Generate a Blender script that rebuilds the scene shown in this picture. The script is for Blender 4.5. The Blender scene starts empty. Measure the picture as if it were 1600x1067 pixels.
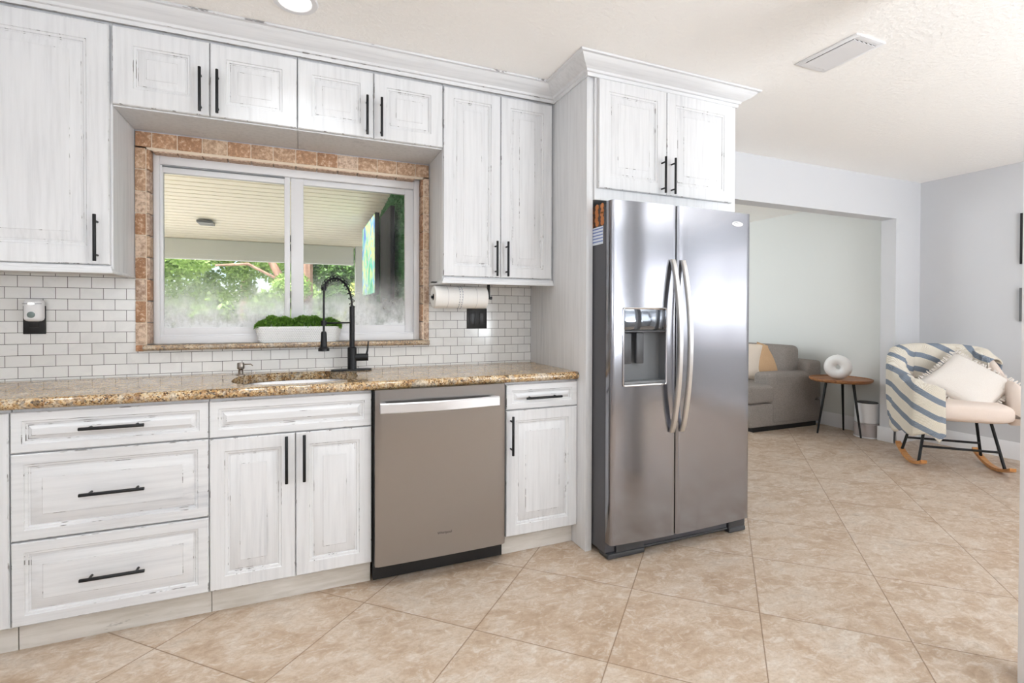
import bpy, bmesh, math, random
from mathutils import Vector, Matrix
random.seed(7)
PI = math.pi
sc = bpy.context.scene
col = sc.collection

# ------------------------------------------------------------------ camera
cam_d = bpy.data.cameras.new('camera'); cam = bpy.data.objects.new('camera', cam_d); col.objects.link(cam)
yaw, pitch, roll, fpx = 0.3864, -0.0090, 0.0024, 761.93
s_, c_ = math.sin(yaw), math.cos(yaw); sp, cp = math.sin(pitch), math.cos(pitch)
R0 = Vector((c_, -s_, 0)); F0 = Vector((s_*cp, c_*cp, sp)); U0 = Vector((-s_*sp, -c_*sp, cp))
Rr = R0*math.cos(roll) + U0*math.sin(roll); Ur = U0*math.cos(roll) - R0*math.sin(roll)
M = Matrix((Rr, Ur, -F0)).transposed().to_4x4(); M.translation = Vector((0.9457, -2.2170, 1.2145))
cam.matrix_world = M
cam_d.sensor_width = 36; cam_d.lens = fpx*36/1600
cam_d.shift_x = 17.77/1600; cam_d.shift_y = -35.75/1600
cam_d.clip_start = .02; cam_d.clip_end = 200
sc.camera = cam
# ------------------------------------------------------------------ world, sun, exposure
w = bpy.data.worlds.new('sky'); sc.world = w; w.use_nodes = True
nt = w.node_tree; bg = nt.nodes['Background']
sky = nt.nodes.new('ShaderNodeTexSky'); sky.sky_type = 'NISHITA'; sky.sun_disc = False
sky.sun_elevation = math.radians(55); sky.sun_rotation = math.radians(200)
nt.links.new(sky.outputs[0], bg.inputs[0]); bg.inputs[1].default_value = 0.2
sun_d = bpy.data.lights.new('sun', 'SUN'); sun_d.energy = 12.0; sun_d.angle = math.radians(1.5); sun_d.color = (1, .97, .92)
sun = bpy.data.objects.new('sun', sun_d); col.objects.link(sun); sun.rotation_euler = (math.radians(38), 0, math.radians(-25))
vs = sc.view_settings
sc.display_settings.display_device = 'sRGB'
vs.view_transform = 'Standard'; vs.look = 'None'; vs.exposure = 0.15; vs.gamma = 1.0; vs.use_curve_mapping = False
sc.cycles.max_bounces = 10; sc.cycles.diffuse_bounces = 6; sc.cycles.glossy_bounces = 5; sc.cycles.transparent_max_bounces = 12
sc.cycles.sample_clamp_indirect = 6; sc.cycles.caustics_reflective = False; sc.cycles.caustics_refractive = False

def area(name, loc, size, power, rot=(0, 0, 0), color=(1, 1, 1), shape='RECTANGLE', size_y=None, spread=None):
    d = bpy.data.lights.new(name, 'AREA'); d.energy = power; d.shape = shape; d.size = size
    if size_y: d.size_y = size_y
    d.color = color
    if spread: d.spread = math.radians(spread)
    o = bpy.data.objects.new(name, d); col.objects.link(o); o.location = loc; o.rotation_euler = rot
    return o
# added uplights for the ceiling, then daylight at windows inferred out of view
DAY = (0.89, 0.95, 1.0)
area('ceiling_fill_kitchen', (.2, -4.1, 1.35), 3.3, 84, (PI/2+1.42, 0, 0), DAY, size_y=2.0)  # unseen uplight added to brighten the kitchen ceiling
area('ceiling_fill_dining', (4.15, -4.1, 1.0), 1.3, 212, (PI/2+1.40, 0, 0), DAY, size_y=1.25)  # unseen uplight added for the dining ceiling, placed clear of the refrigerator reflection
area('daylight_dining_window_half', (5.6, -4.2, 1.45), 1.3, 13, (PI/2+.4, 0, 0), DAY, size_y=1.25)
area('daylight_dining_side_window', (6.42, -3.0, 1.45), 2.1, 17, (PI/2+1.0, 0, PI/2), DAY, size_y=1.25)
area('daylight_living_window', (3.45, 3.2, 1.5), 2.2, 42, (PI/2, 0, -PI/2), DAY, size_y=1.5)

# ------------------------------------------------------------------ materials
def lin(r, g=None, b=None):
    if g is None: r, g, b = r
    f = lambda v: (v/255/12.92 if v/255 <= .04045 else ((v/255+.055)/1.055)**2.4)
    return (f(r), f(g), f(b), 1)
class NT:
    def __init__(s, name):
        s.m = bpy.data.materials.new(name); s.m.use_nodes = True; s.t = s.m.node_tree
        s.b = s.t.nodes['Principled BSDF']; s._tc = None
    def n(s, typ, **k):
        x = s.t.nodes.new(typ)
        for a, v in k.items():
            if a.startswith('i_'):
                q = a[2:]; q = int(q) if q.isdigit() else q.replace('_', ' ')
                if hasattr(v, 'node') or isinstance(v, bpy.types.NodeSocket): s.t.links.new(v, x.inputs[q])
                else: x.inputs[q].default_value = v
            else: setattr(x, a, v)
        return x
    def l(s, a, b): s.t.links.new(a, b)
    def tc(s):
        if not s._tc: s._tc = s.n('ShaderNodeTexCoord')
        return s._tc.outputs['Object']
    def mapv(s, scale=(1, 1, 1), loc=(0, 0, 0), rot=(0, 0, 0)):
        return s.n('ShaderNodeMapping', i_Vector=s.tc(), i_Scale=scale, i_Location=loc, i_Rotation=rot).outputs[0]
    def noise(s, scale, vec=None, detail=3, rough=.55, dist=0):
        return s.n('ShaderNodeTexNoise', i_Vector=vec or s.tc(), i_Scale=scale, i_Detail=detail, i_Roughness=rough, i_Distortion=dist).outputs['Fac']
    def ramp(s, fac, stops, interp='LINEAR'):
        r = s.n('ShaderNodeValToRGB', i_Fac=fac); cr = r.color_ramp; cr.interpolation = interp
        while len(cr.elements) < len(stops): cr.elements.new(.5)
        for e, (p, c) in zip(cr.elements, stops):
            e.position = p; e.color = c if isinstance(c, tuple) else (c, c, c, 1)
        return r.outputs[0]
    def mix(s, fac, a, b, mode='MIX'):
        x = s.n('ShaderNodeMix', data_type='RGBA', blend_type=mode)
        for i, v in ((0, fac), (6, a), (7, b)):
            if isinstance(v, bpy.types.NodeSocket): s.l(v, x.inputs[i])
            else: x.inputs[i].default_value = v
        return x.outputs[2]
    def math(s, op, a, b=0.0, c=0.0, clamp=False):
        x = s.n('ShaderNodeMath', operation=op, use_clamp=clamp)
        for i, v in enumerate((a, b, c)):
            if isinstance(v, bpy.types.NodeSocket): s.l(v, x.inputs[i])
            else: x.inputs[i].default_value = v
        return x.outputs[0]
    def bump(s, h, strength=.3, dist=.01):
        b = s.n('ShaderNodeBump', i_Strength=strength, i_Distance=dist, i_Height=h)
        s.l(b.outputs[0], s.b.inputs['Normal'])
    def out(s, color=None, rough=None, metal=None, **k):
        for nm, v in (('Base Color', color), ('Roughness', rough), ('Metallic', metal), *[(a.replace('_', ' '), v) for a, v in k.items()]):
            if v is None: continue
            if isinstance(v, bpy.types.NodeSocket): s.l(v, s.b.inputs[nm])
            else: s.b.inputs[nm].default_value = v
        return s.m
def plain(name, c, rough=.5, metal=0, **k):
    return NT(name).out(c, rough, metal, **k)

def paint(name, vertical=True, worn=False):
    m = NT(name)
    sc1 = (55, 55, 3.0) if vertical else (3.0, 55, 55)
    sc2 = (7, 7, .9) if vertical else (.9, 7, 7)
    g = m.noise(1, m.mapv(sc1), 4, .6)
    c = m.ramp(g, [(.28, lin(212, 213, 215)), (.5, lin(222, 223, 225)), (.7, lin(226, 227, 229))])
    sm = m.noise(1, m.mapv(sc2, (3.1, 1.7, .4)), 3, .6)
    f = m.math('MULTIPLY', m.ramp(sm, [(.60, 0.), (.78, 1.)]), m.ramp(g, [(.35, 1.), (.6, .15)]))
    c = m.mix(m.math('MULTIPLY', f, .55), c, lin(158, 163, 172))
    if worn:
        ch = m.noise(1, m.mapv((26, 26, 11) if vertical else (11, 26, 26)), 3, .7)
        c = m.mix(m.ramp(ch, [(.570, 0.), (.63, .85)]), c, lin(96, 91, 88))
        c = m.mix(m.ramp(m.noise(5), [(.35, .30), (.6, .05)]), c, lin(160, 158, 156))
    m.bump(g, .12, .002)
    return m.out(c, .48)
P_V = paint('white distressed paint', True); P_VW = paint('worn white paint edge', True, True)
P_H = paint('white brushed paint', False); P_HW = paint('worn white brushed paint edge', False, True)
m = NT('painted toe board'); g = m.noise(1, m.mapv((4, 30, 30)), 4, .6)
c = m.ramp(g, [(.3, lin(196, 190, 180)), (.6, lin(222, 218, 212))])
c = m.mix(m.ramp(m.noise(1, m.mapv((5, 5, 18), (.3, 0, 0)), 5, .7), [(.66, 0.), (.72, .55)]), c, lin(96, 92, 88))
TOE = m.out(c, .5)

m = NT('white wall paint'); m.bump(m.noise(160, detail=2), .05, .002); WALL = m.out(lin(208, 209, 212), .55)
m = NT('pale sage wall paint'); m.bump(m.noise(160, detail=2), .05, .002); WALL_L = m.out(lin(218, 220, 217), .55)
m = NT('textured ceiling paint'); n1 = m.noise(38, detail=3, rough=.6)
m.bump(m.ramp(n1, [(.42, 0.), (.62, 1.)]), .22, .006); CEIL = m.out(lin(252, 250, 247), .7)

# floor tile
m = NT('beige stone floor tile')
sep = m.n('ShaderNodeSeparateXYZ', i_0=m.tc()); X, Y = sep.outputs[0], sep.outputs[1]
def axis(nx, ny, off, spc):
    d = m.math('ADD', m.math('MULTIPLY', X, nx), m.math('MULTIPLY', Y, ny))
    return m.math('DIVIDE', m.math('SUBTRACT', d, off), spc)
A = axis(.688, -.7254, .394, .5033); Bx = axis(.674, .738, .215, .5023)
def edge(v):
    fr = m.math('FRACT', v); return m.math('MINIMUM', fr, m.math('SUBTRACT', 1.0, fr))
ed = m.math('MINIMUM', edge(A), edge(Bx))
grout = m.ramp(ed, [(.0025, 1.), (.0045, 0.)])
cell = m.n('ShaderNodeCombineXYZ', i_0=m.math('FLOOR', A), i_1=m.math('FLOOR', Bx)).outputs[0]
wn = m.n('ShaderNodeTexWhiteNoise', noise_dimensions='3D', i_Vector=cell)
off = m.n('ShaderNodeVectorMath', operation='MULTIPLY_ADD', i_0=wn.outputs['Color'], i_1=(9, 9, 9), i_2=m.tc()).outputs[0]
mp = m.n('ShaderNodeMapping', i_Vector=off, i_Scale=(1, 1.5, 1), i_Rotation=(0, 0, .45)).outputs[0]
big = m.noise(4.2, mp, 7, .66, .5); mid = m.noise(17, mp, 8, .72, .8); fine = m.noise(70, mp, 3, .6)
c = m.ramp(big, [(.30, lin(166, 142, 118)), (.44, lin(182, 160, 138)), (.57, lin(198, 181, 163)), (.72, lin(182, 170, 157))])
c = m.mix(m.ramp(mid, [(.5, 0.), (.66, .75)]), c, lin(214, 206, 196))
c = m.mix(m.ramp(mid, [(.30, .55), (.46, 0.)]), c, lin(150, 128, 106))
c = m.mix(m.math('MULTIPLY', m.ramp(fine, [(.35, 1.), (.55, 0.)]), .25), c, lin(150, 128, 108))
c = m.mix(m.math('MULTIPLY', wn.outputs['Value'], .12), c, lin(170, 145, 120))
c = m.mix(grout, c, lin(120, 92, 66))
m.bump(m.math('SUBTRACT', m.math('MULTIPLY', mid, .5), grout), .25, .003)
FLOOR = m.out(c, m.ramp(mid, [(.3, .5), (.7, .36)]), Specular_IOR_Level=.4)

# granite
def granite(name, top):
    m = NT(name)
    v = m.n('ShaderNodeTexVoronoi', i_Vector=m.tc(), i_Scale=210, i_Randomness=1); cr = m.n('ShaderNodeSeparateColor', i_0=v.outputs['Color']).outputs[0]
    v2 = m.n('ShaderNodeTexVoronoi', i_Vector=m.n('ShaderNodeMapping', i_Vector=m.tc(), i_Location=(3, 1, 2)).outputs[0], i_Scale=120); cr2 = m.n('ShaderNodeSeparateColor', i_0=v2.outputs['Color']).outputs[0]
    base = m.ramp(cr, [(0, lin(60, 46, 36)), (.10, lin(138, 100, 60)), (.3, lin(188, 156, 112)), (.55, lin(214, 194, 160)), (.8, lin(198, 170, 128)), (.95, lin(168, 158, 148))], 'CONSTANT')
    gold = m.ramp(cr2, [(0, lin(44, 32, 24)), (.22, lin(128, 92, 52)), (.45, lin(172, 130, 78)), (.7, lin(204, 176, 130)), (.9, lin(96, 70, 46))], 'CONSTANT')
    zone = m.ramp(m.noise(9, None, 4, .6, .8), [(.42, 0.), (.6, 1.)])
    c = m.mix(m.math('MULTIPLY', zone, .8), base, gold)
    blk = m.ramp(m.noise(55, None, 3, .6), [(.64, 0.), (.68, 1.)])
    c = m.mix(m.math('MULTIPLY', blk, .8), c, lin(36, 28, 24))
    rust = m.ramp(m.noise(16, None, 4, .65, 1.2), [(.56, 0.), (.66, .75)]); c = m.mix(rust, c, m.mix(cr, lin(70, 44, 24), lin(150, 104, 58)))
    pale = m.ramp(m.noise(11, m.mapv((1, 1, 1), (5, 2, 7)), 4, .65, 1.), [(.52, 0.), (.64, .7)]); c = m.mix(pale, c, m.mix(cr2, lin(150, 140, 128), lin(226, 214, 192)))
    if top == 2: c = m.mix(.35, c, lin(170, 160, 150))
    return m.out(c, .12, Specular_IOR_Level=.6)
GRAN = granite('gold granite', 1); GRAN2 = granite('grey gold granite', 2)

# travertine, tint per tile
m = NT('travertine tile'); vc = m.n('ShaderNodeVertexColor', layer_name='tint').outputs[0]
n1 = m.noise(60, None, 5, .65); n2 = m.noise(160, None, 3, .6)
c = m.mix(m.ramp(n1, [(.36, .7), (.56, 0.)]), vc, lin(138, 104, 78))
c = m.mix(m.ramp(n1, [(.52, 0.), (.66, .7)]), c, lin(224, 202, 178))
c = m.mix(m.ramp(n2, [(.64, 0.), (.70, .6)]), c, lin(236, 214, 190))
m.bump(n2, .3, .003); TRAV = m.out(c, .6)
GROUT_T = plain('cream grout', lin(222, 206, 186), .8)

# backsplash
m = NT('white subway tile'); sp_ = m.n('ShaderNodeSeparateXYZ', i_0=m.tc())
uv = m.n('ShaderNodeCombineXYZ', i_0=m.math('SUBTRACT', sp_.outputs[0], 1.670-.0876*40), i_1=m.math('SUBTRACT', sp_.outputs[2], .9255-.0505*20)).outputs[0]
br = m.n('ShaderNodeTexBrick', i_Vector=uv, i_Color1=lin(232, 232, 231), i_Color2=lin(224, 224, 222), i_Mortar=lin(48, 44, 42), i_Scale=1., i_Mortar_Size=.0011, i_Mortar_Smooth=.15, i_Bias=0., i_Brick_Width=.0876, i_Row_Height=.0505)
br.offset = .5; br.offset_frequency = 2
c = m.mix(m.math('MULTIPLY', m.ramp(m.noise(9, None, 4, .6, 1.), [(.5, 0.), (.62, 1.)]), .10), br.outputs['Color'], lin(170, 170, 172))
m.bump(m.math('SUBTRACT', 1.0, br.outputs['Fac']), .35, .002)
SPLASH = m.out(c, m.math('ADD', m.math('MULTIPLY', br.outputs['Fac'], .5), .14))

def steel(name, c, rough, aniso=.0, vertical=False, streak=.06):
    m = NT(name)
    n1 = m.noise(1, m.mapv((2, 2, 400) if not vertical else (400, 400, 2)), 3, .6)
    m.out(c, m.math('ADD', m.math('MULTIPLY', n1, streak), rough-streak/2), 1.0)
    if aniso:
        m.b.inputs['Anisotropic'].default_value = aniso
        t = m.n('ShaderNodeCombineXYZ', i_0=1.0); m.l(t.outputs[0], m.b.inputs['Tangent'])
    big = m.noise(1, m.mapv((1.2, 1.2, 5)), 2, .5)
    m.bump(big, .10, .004)
    return m.m
STEEL_F = steel('brushed stainless refrigerator steel', lin(152, 152, 157), .15)
STEEL_D = steel('brushed stainless dishwasher steel', lin(166, 163, 161), .30, .85)
STEEL_H = plain('satin handle steel', lin(206, 204, 202), .3, 1.)
STEEL_HB = plain('bright handle steel', lin(228, 228, 230), .34, 1.)
STEEL_S = plain('sink steel', lin(200, 200, 202), .25, 1.)
CHROME = plain('polished trim', lin(225, 225, 228), .12, 1.)
NICKEL = plain('brushed nickel', lin(150, 142, 134), .3, 1.)
SEAL = plain('black seal', lin(18, 18, 20), .5)
GREY_P = plain('charcoal textured side', lin(84, 84, 88), .5)
GREY_D = plain('dark grey plastic', lin(62, 63, 66), .4)
GREY_L = plain('mid grey plastic', lin(104, 106, 108), .35)
GLOSS_B = plain('glossy dark panel', lin(120, 124, 130), .06, 1.)
BLACK_M = plain('matte black metal', lin(20, 21, 24), .42, .3)
BLACK_P = plain('black plastic', lin(15, 15, 16), .5)
WHITE_P = plain('white plastic', lin(232, 232, 234), .4)
VINYL = plain('white vinyl', lin(226, 226, 228), .35)
VINYL_T = plain('tan vinyl edge', lin(176, 164, 156), .5)
CERAMIC = plain('white ceramic', lin(236, 236, 235), .35)
LAMP_W = NT('lamp diffuser').out(lin(255, 255, 255), .5, Emission_Color=(1, .97, .92, 1), Emission_Strength=4.)

def fabric(name, a, b, scale=260, bump=.4):
    m = NT(name); n1 = m.noise(scale, None, 2, .6); n2 = m.noise(6, None, 3, .6)
    c = m.mix(m.math('ADD', m.math('MULTIPLY', n1, .8), m.math('MULTIPLY', n2, .25), clamp=True), a, b)
    m.bump(n1, bump, .004); return m.out(c, .9, Specular_IOR_Level=.15)
SOFA = fabric('grey chenille', lin(108, 102, 98), lin(160, 152, 146), 85)
TAN = fabric('tan knit', lin(172, 138, 104), lin(208, 176, 142), 180)
CREAM = fabric('cream boucle', lin(214, 200, 184), lin(238, 226, 212))
CREAM2 = fabric('off white linen', lin(222, 214, 206), lin(240, 234, 228), 200)
SHELL = fabric('oatmeal upholstery', lin(220, 204, 192), lin(236, 222, 212), 300, .2)
ROLLP = fabric('paper towel', lin(238, 236, 232), lin(248, 247, 245), 220, .15)
def wood(name, a, b, sc=(3, 30, 30)):
    m = NT(name); g = m.noise(1, m.mapv(sc), 5, .6, .8)
    return m.out(m.ramp(g, [(.3, a), (.7, b)]), .42)
WOOD_T = wood('acacia wood', lin(112, 68, 38), lin(176, 122, 76))
WOOD_R = wood('honey beech', lin(182, 120, 62), lin(216, 158, 96))
BARK = wood('tree bark', lin(104, 80, 66), lin(168, 134, 112), (12, 12, 3))

m = NT('striped cotton throw'); uvn = m.n('ShaderNodeUVMap', uv_map='UVMap').outputs[0]
su = m.n('ShaderNodeSeparateXYZ', i_0=uvn)
fr = m.math('FRACT', m.math('ADD', su.outputs[0], 0))
st = m.ramp(fr, [(.0, 0.), (.62, 0.), (.64, 1.), (.97, 1.), (.99, 0.)])
wv = m.n('ShaderNodeTexWave', wave_type='BANDS', bands_direction='Y', i_Vector=uvn, i_Scale=34, i_Distortion=1.5)
c = m.mix(st, m.mix(wv.outputs['Fac'], lin(222, 212, 196), lin(242, 236, 224)), m.mix(wv.outputs['Fac'], lin(118, 129, 144), lin(142, 152, 165)))
m.bump(wv.outputs['Fac'], .5, .006); THROW = m.out(c, .95)

def leafm(name, a, b):
    m = NT(name); oi = m.noise(5, None, 3, .6); n2 = m.noise(40, None, 2, .6)
    c = m.mix(m.math('ADD', m.math('MULTIPLY', oi, .7), m.math('MULTIPLY', n2, .5), clamp=True), a, b)
    m.out(c, .55); m.b.inputs['Transmission Weight'].default_value = 0
    tr = m.n('ShaderNodeBsdfTranslucent', i_Color=c); mx = m.n('ShaderNodeMixShader', i_0=.35)
    m.l(m.b.outputs[0], mx.inputs[1]); m.l(tr.outputs[0], mx.inputs[2])
    m.l(mx.outputs[0], m.t.nodes['Material Output'].inputs[0]); return m.m
LEAF_A = leafm('bright leaves', lin(96, 136, 62), lin(176, 204, 118))
LEAF_B = leafm('deep leaves', lin(46, 84, 40), lin(112, 150, 74))
LEAF_C = leafm('yellow green leaves', lin(132, 160, 58), lin(216, 222, 120))
GRASS_P = leafm('herb green', lin(52, 104, 34), lin(140, 186, 76))
HEDGE = leafm('hedge green', lin(30, 80, 42), lin(84, 150, 86))

# glass with condensation at its foot
m = NT('window glass with condensation'); sz = m.n('ShaderNodeSeparateXYZ', i_0=m.tc()).outputs[2]
grad = m.n('ShaderNodeMapRange', i_0=sz, i_1=1.14, i_2=1.47, i_3=1.0, i_4=0.0).outputs[0]
blot = m.ramp(m.noise(1, m.mapv((6, 6, 5)), 6, .7), [(.36, 0.), (.60, 1.)])
drip = m.ramp(m.noise(1, m.mapv((60, 60, 16)), 5, .7), [(.34, .78), (.56, 1.)])
hz = m.math('MULTIPLY', m.math('MULTIPLY', m.math('POWER', grad, 1.9), m.math('ADD', m.math('MULTIPLY', blot, .75), .25)), drip)
hz = m.math('MULTIPLY', hz, 1.5, clamp=True)
tr = m.n('ShaderNodeBsdfTransparent'); df0 = m.n('ShaderNodeBsdfTranslucent', i_Color=(.97, .98, .98, 1)); df1 = m.n('ShaderNodeBsdfDiffuse', i_Color=(.93, .95, .96, 1)); df = m.n('ShaderNodeMixShader', i_0=.8); m.l(df0.outputs[0], df.inputs[1]); m.l(df1.outputs[0], df.inputs[2]); gl = m.n('ShaderNodeBsdfGlossy', i_Roughness=.02)
m1 = m.n('ShaderNodeMixShader', i_0=hz); m.l(tr.outputs[0], m1.inputs[1]); m.l(df.outputs[0], m1.inputs[2])
lw = m.n('ShaderNodeFresnel', i_IOR=1.25); m2 = m.n('ShaderNodeMixShader', i_0=lw.outputs[0]); m.l(m1.outputs[0], m2.inputs[1]); m.l(gl.outputs[0], m2.inputs[2])
m.l(m2.outputs[0], m.t.nodes['Material Output'].inputs[0]); GLASS = m.m
# glowing panes of windows out of view; the kitchen one is added
DAYPANE = NT('daylit window pane').out(lin(240, 240, 240), .4, Emission_Color=(.96, .98, 1, 1), Emission_Strength=1.3)
PATIO_W = plain('cream patio roof panel', lin(250, 242, 224), .5)
PATIO_B = plain('grey patio beam', lin(204, 206, 200), .6)
CONC = plain('sunlit concrete', lin(228, 223, 212), .8)
m = NT('blue green abstract screen'); n1 = m.noise(2.6, None, 3, .6, 1.5)
c = m.ramp(n1, [(.30, lin(40, 170, 120)), (.42, lin(90, 200, 190)), (.50, lin(240, 240, 150)), (.58, lin(120, 190, 240)), (.70, lin(60, 120, 210))])
SCREEN = m.out(c, .3, Emission_Color=c, Emission_Strength=.55)

# ------------------------------------------------------------------ mesh helpers
class B:
    def __init__(s): s.bm = bmesh.new(); s.uv = None
    def quad(s, a, b, c, d, mi=0):
        f = s.bm.faces.new([s.bm.verts.new(p) for p in (a, b, c, d)]); f.material_index = mi; return f
    def box(s, x0, x1, y0, y1, z0, z1, bev=0, mi=0, seg=2, mat=None):
        r = bmesh.ops.create_cube(s.bm, size=1); vs = r['verts']
        for v in vs:
            v.co = Vector(((x0+x1)/2+v.co.x*(x1-x0), (y0+y1)/2+v.co.y*(y1-y0), (z0+z1)/2+v.co.z*(z1-z0)))
        fs = set(f for v in vs for f in v.link_faces)
        if bev:
            es = list(set(e for v in vs for e in v.link_edges))
            r2 = bmesh.ops.bevel(s.bm, geom=es, offset=min(bev, .49*min(abs(x1-x0), abs(y1-y0), abs(z1-z0))), segments=seg, affect='EDGES', profile=.5)
            fs = set(f for v in r2['verts'] for f in v.link_faces)
        vv = set(v for f in fs for v in f.verts)
        if mat:
            for v in vv: v.co = mat @ v.co
        for f in fs: f.material_index = mi
        return fs
    def loops(s, Ls, closed=True, cap0=False, cap1=False, mi=0):
        V = [[s.bm.verts.new(p) for p in L] for L in Ls]; n = len(V[0])
        for i in range(len(V)-1):
            for j in range(n if closed else n-1):
                k = (j+1) % n
                f = s.bm.faces.new((V[i][j], V[i][k], V[i+1][k], V[i+1][j])); f.material_index = mi if not isinstance(mi, (list, tuple)) else mi[i]
        if cap0: s.bm.faces.new(V[0][::-1]).material_index = mi if not isinstance(mi, (list, tuple)) else mi[0]
        if cap1: s.bm.faces.new(V[-1]).material_index = mi if not isinstance(mi, (list, tuple)) else mi[-1]
        return V
    def tube(s, P, r, n=12, mi=0, cap=True):
        P = [Vector(p) for p in P]; rs = r if isinstance(r, (list, tuple)) else [r]*len(P)
        Ls = []; up = None
        for i, p in enumerate(P):
            t = (P[min(i+1, len(P)-1)]-P[max(i-1, 0)]).normalized()
            if up is None:
                up = Vector((0, 0, 1)) if abs(t.z) < .9 else Vector((0, 1, 0))
            a = (up - t*up.dot(t)).normalized(); up = a; b = t.cross(a)
            Ls.append([p+(a*math.cos(2*PI*k/n)+b*math.sin(2*PI*k/n))*rs[i] for k in range(n)])
        s.loops(Ls, True, cap, cap, mi)
    def lathe(s, prof, c=(0, 0, 0), n=32, mi=0, cap=True, axis='z'):
        c = Vector(c); Ls = []
        for r, h in prof:
            L = []
            for k in range(n):
                a = 2*PI*k/n; x, y = r*math.cos(a), r*math.sin(a)
                L.append(c+(Vector((x, y, h)) if axis == 'z' else Vector((h, x, y)) if axis == 'x' else Vector((y, h, x))))
            Ls.append(L)
        s.loops(Ls, True, cap, cap, mi)
    def grid(s, fn, nu, nv, closeu=False, mi=0):
        V = [[s.bm.verts.new(fn(i/(nu if closeu else nu-1), j/(nv-1))) for j in range(nv)] for i in range(nu)]
        for i in range(nu if closeu else nu-1):
            for j in range(nv-1):
                k = (i+1) % nu
                s.bm.faces.new((V[i][j], V[k][j], V[k][j+1], V[i][j+1])).material_index = mi
        return V
    def prism(s, pts2, plane, a, b, mi=0):   # polygon in plane 'xz','yz','xy', from a to b along the third axis
        def P(p, t): return {'xz': (p[0], t, p[1]), 'yz': (t, p[0], p[1]), 'xy': (p[0], p[1], t)}[plane]
        s.loops([[P(p, a) for p in pts2], [P(p, b) for p in pts2]], True, True, True, mi)
    def done(s, name, mats, parent=None, smooth=35, local=False, recalc=True):
        if recalc: bmesh.ops.recalc_face_normals(s.bm, faces=s.bm.faces)
        me = bpy.data.meshes.new(name); s.bm.to_mesh(me); s.bm.free()
        for mm in (mats if isinstance(mats, (list, tuple)) else [mats]): me.materials.append(mm)
        if smooth:
            for p in me.polygons: p.use_smooth = True
            me.set_sharp_from_angle(angle=math.radians(smooth))
        o = bpy.data.objects.new(name, me); col.objects.link(o)
        if parent:
            o.parent = parent
            if not local: o.location = -wloc(parent)
        return o
def wloc(o):
    v = Vector(o.location); 
    while o.parent: o = o.parent; v = v+Vector(o.location)
    return v
def thing(name, label, cat, loc=(0, 0, 0), rotz=0, group=None):
    o = bpy.data.objects.new(name, None); col.objects.link(o); o.location = loc; o.rotation_euler = (0, 0, rotz)
    o.empty_display_size = .05
    return tag(o, label, cat, group)
def tag(o, label, cat, group=None):
    o['label'] = label; o['category'] = cat
    if group: o['group'] = group
    return o
def struct(b, name, mats, smooth=35, **k):
    o = b.done(name, mats, None, smooth); o['kind'] = 'structure'; return o
def bx(*a, **k):
    b = B(); b.box(*a, **k); return b

# ------------------------------------------------------------------ room shell
CZ = 2.4994; YW = .573
b = bx(-1.6, 6.62, -4.4, .76, -.1, 0); b.box(3.2, 6.62, .76, 5.1, -.1, 0); struct(b, 'floor', FLOOR, 0)
b = bx(-1.6, 6.62, -4.4, .78, CZ, CZ+.1); struct(b, 'ceiling', CEIL, 0)
struct(bx(3.2, 6.42, .778, 5.1, 2.412, 2.55), 'ceiling_living', CEIL, 0)
WX0, WX1, WZ0, WZ1 = .262, 1.594, 1.04, 2.0
b = bx(-1.6, WX0, YW, .75, 0, CZ); b.box(WX1, 3.62, YW, .75, 0, CZ); b.box(WX0, WX1, YW, .75, 0, WZ0); b.box(WX0, WX1, YW, .75, WZ1, CZ)
struct(b, 'wall_back', WALL, 0)
b = bx(3.62, 6.52, .648, .776, 2.1256, CZ); b.box(6.1425, 6.52, .648, .776, 0, 2.1256); b.box(3.5, 3.62, .60, .776, 0, CZ); struct(b, 'wall_header', WALL, 0)
b = bx(6.52, 6.62, -4.4, -4.1, 0, CZ); b.box(6.52, 6.62, -1.9, .78, 0, CZ); b.box(6.52, 6.62, -4.1, -1.9, 0, .75); b.box(6.52, 6.62, -4.1, -1.9, 2.1, CZ)
struct(b, 'wall_right', WALL, 0)
fr = B()
for q in ((-4.1, -4.04, .75, 2.1), (-1.96, -1.9, .75, 2.1), (-3.03, -2.97, .81, 2.04), (-4.04, -1.96, .75, .81), (-4.04, -1.96, 2.04, 2.1)): fr.box(6.525, 6.60, q[0], q[1], q[2], q[3])
o = fr.done('window_4', VINYL, None, 0); o['kind'] = 'structure'
bx(6.605, 6.62, -4.1, -1.9, .75, 2.1).done('window_pane', DAYPANE, o)
sl = B()
for k in range(24): sl.box(6.50, 6.524, -4.03, -1.97, .84+k*.05, .862+k*.05)
sl.done('window_blind', WHITE_P, o, 0)
struct(bx(6.32, 6.42, .776, 5.1, 0, 2.42), 'wall_living_right', WALL_L, 0)
struct(bx(3.2, 6.42, 5.0, 5.1, 0, 2.42), 'wall_living_far', WALL_L, 0)
struct(bx(3.2, 3.3, .76, 5.1, 0, 2.42), 'wall_living_left', WALL_L, 0)
struct(bx(-1.6, -1.5, -4.4, .6, 0, CZ), 'wall_left', WALL, 0)
b = bx(-1.6, -1.45, -4.4, -4.3, 0, CZ); b.box(1.85, 3.5, -4.4, -4.3, 0, CZ); b.box(6.3, 6.62, -4.4, -4.3, 0, CZ)
for x0, x1 in ((-1.45, 1.85), (3.5, 6.3)):
    b.box(x0, x1, -4.4, -4.3, 0, .75); b.box(x0, x1, -4.4, -4.3, 2.1, CZ)
struct(b, 'wall_front', WALL, 0)
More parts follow.
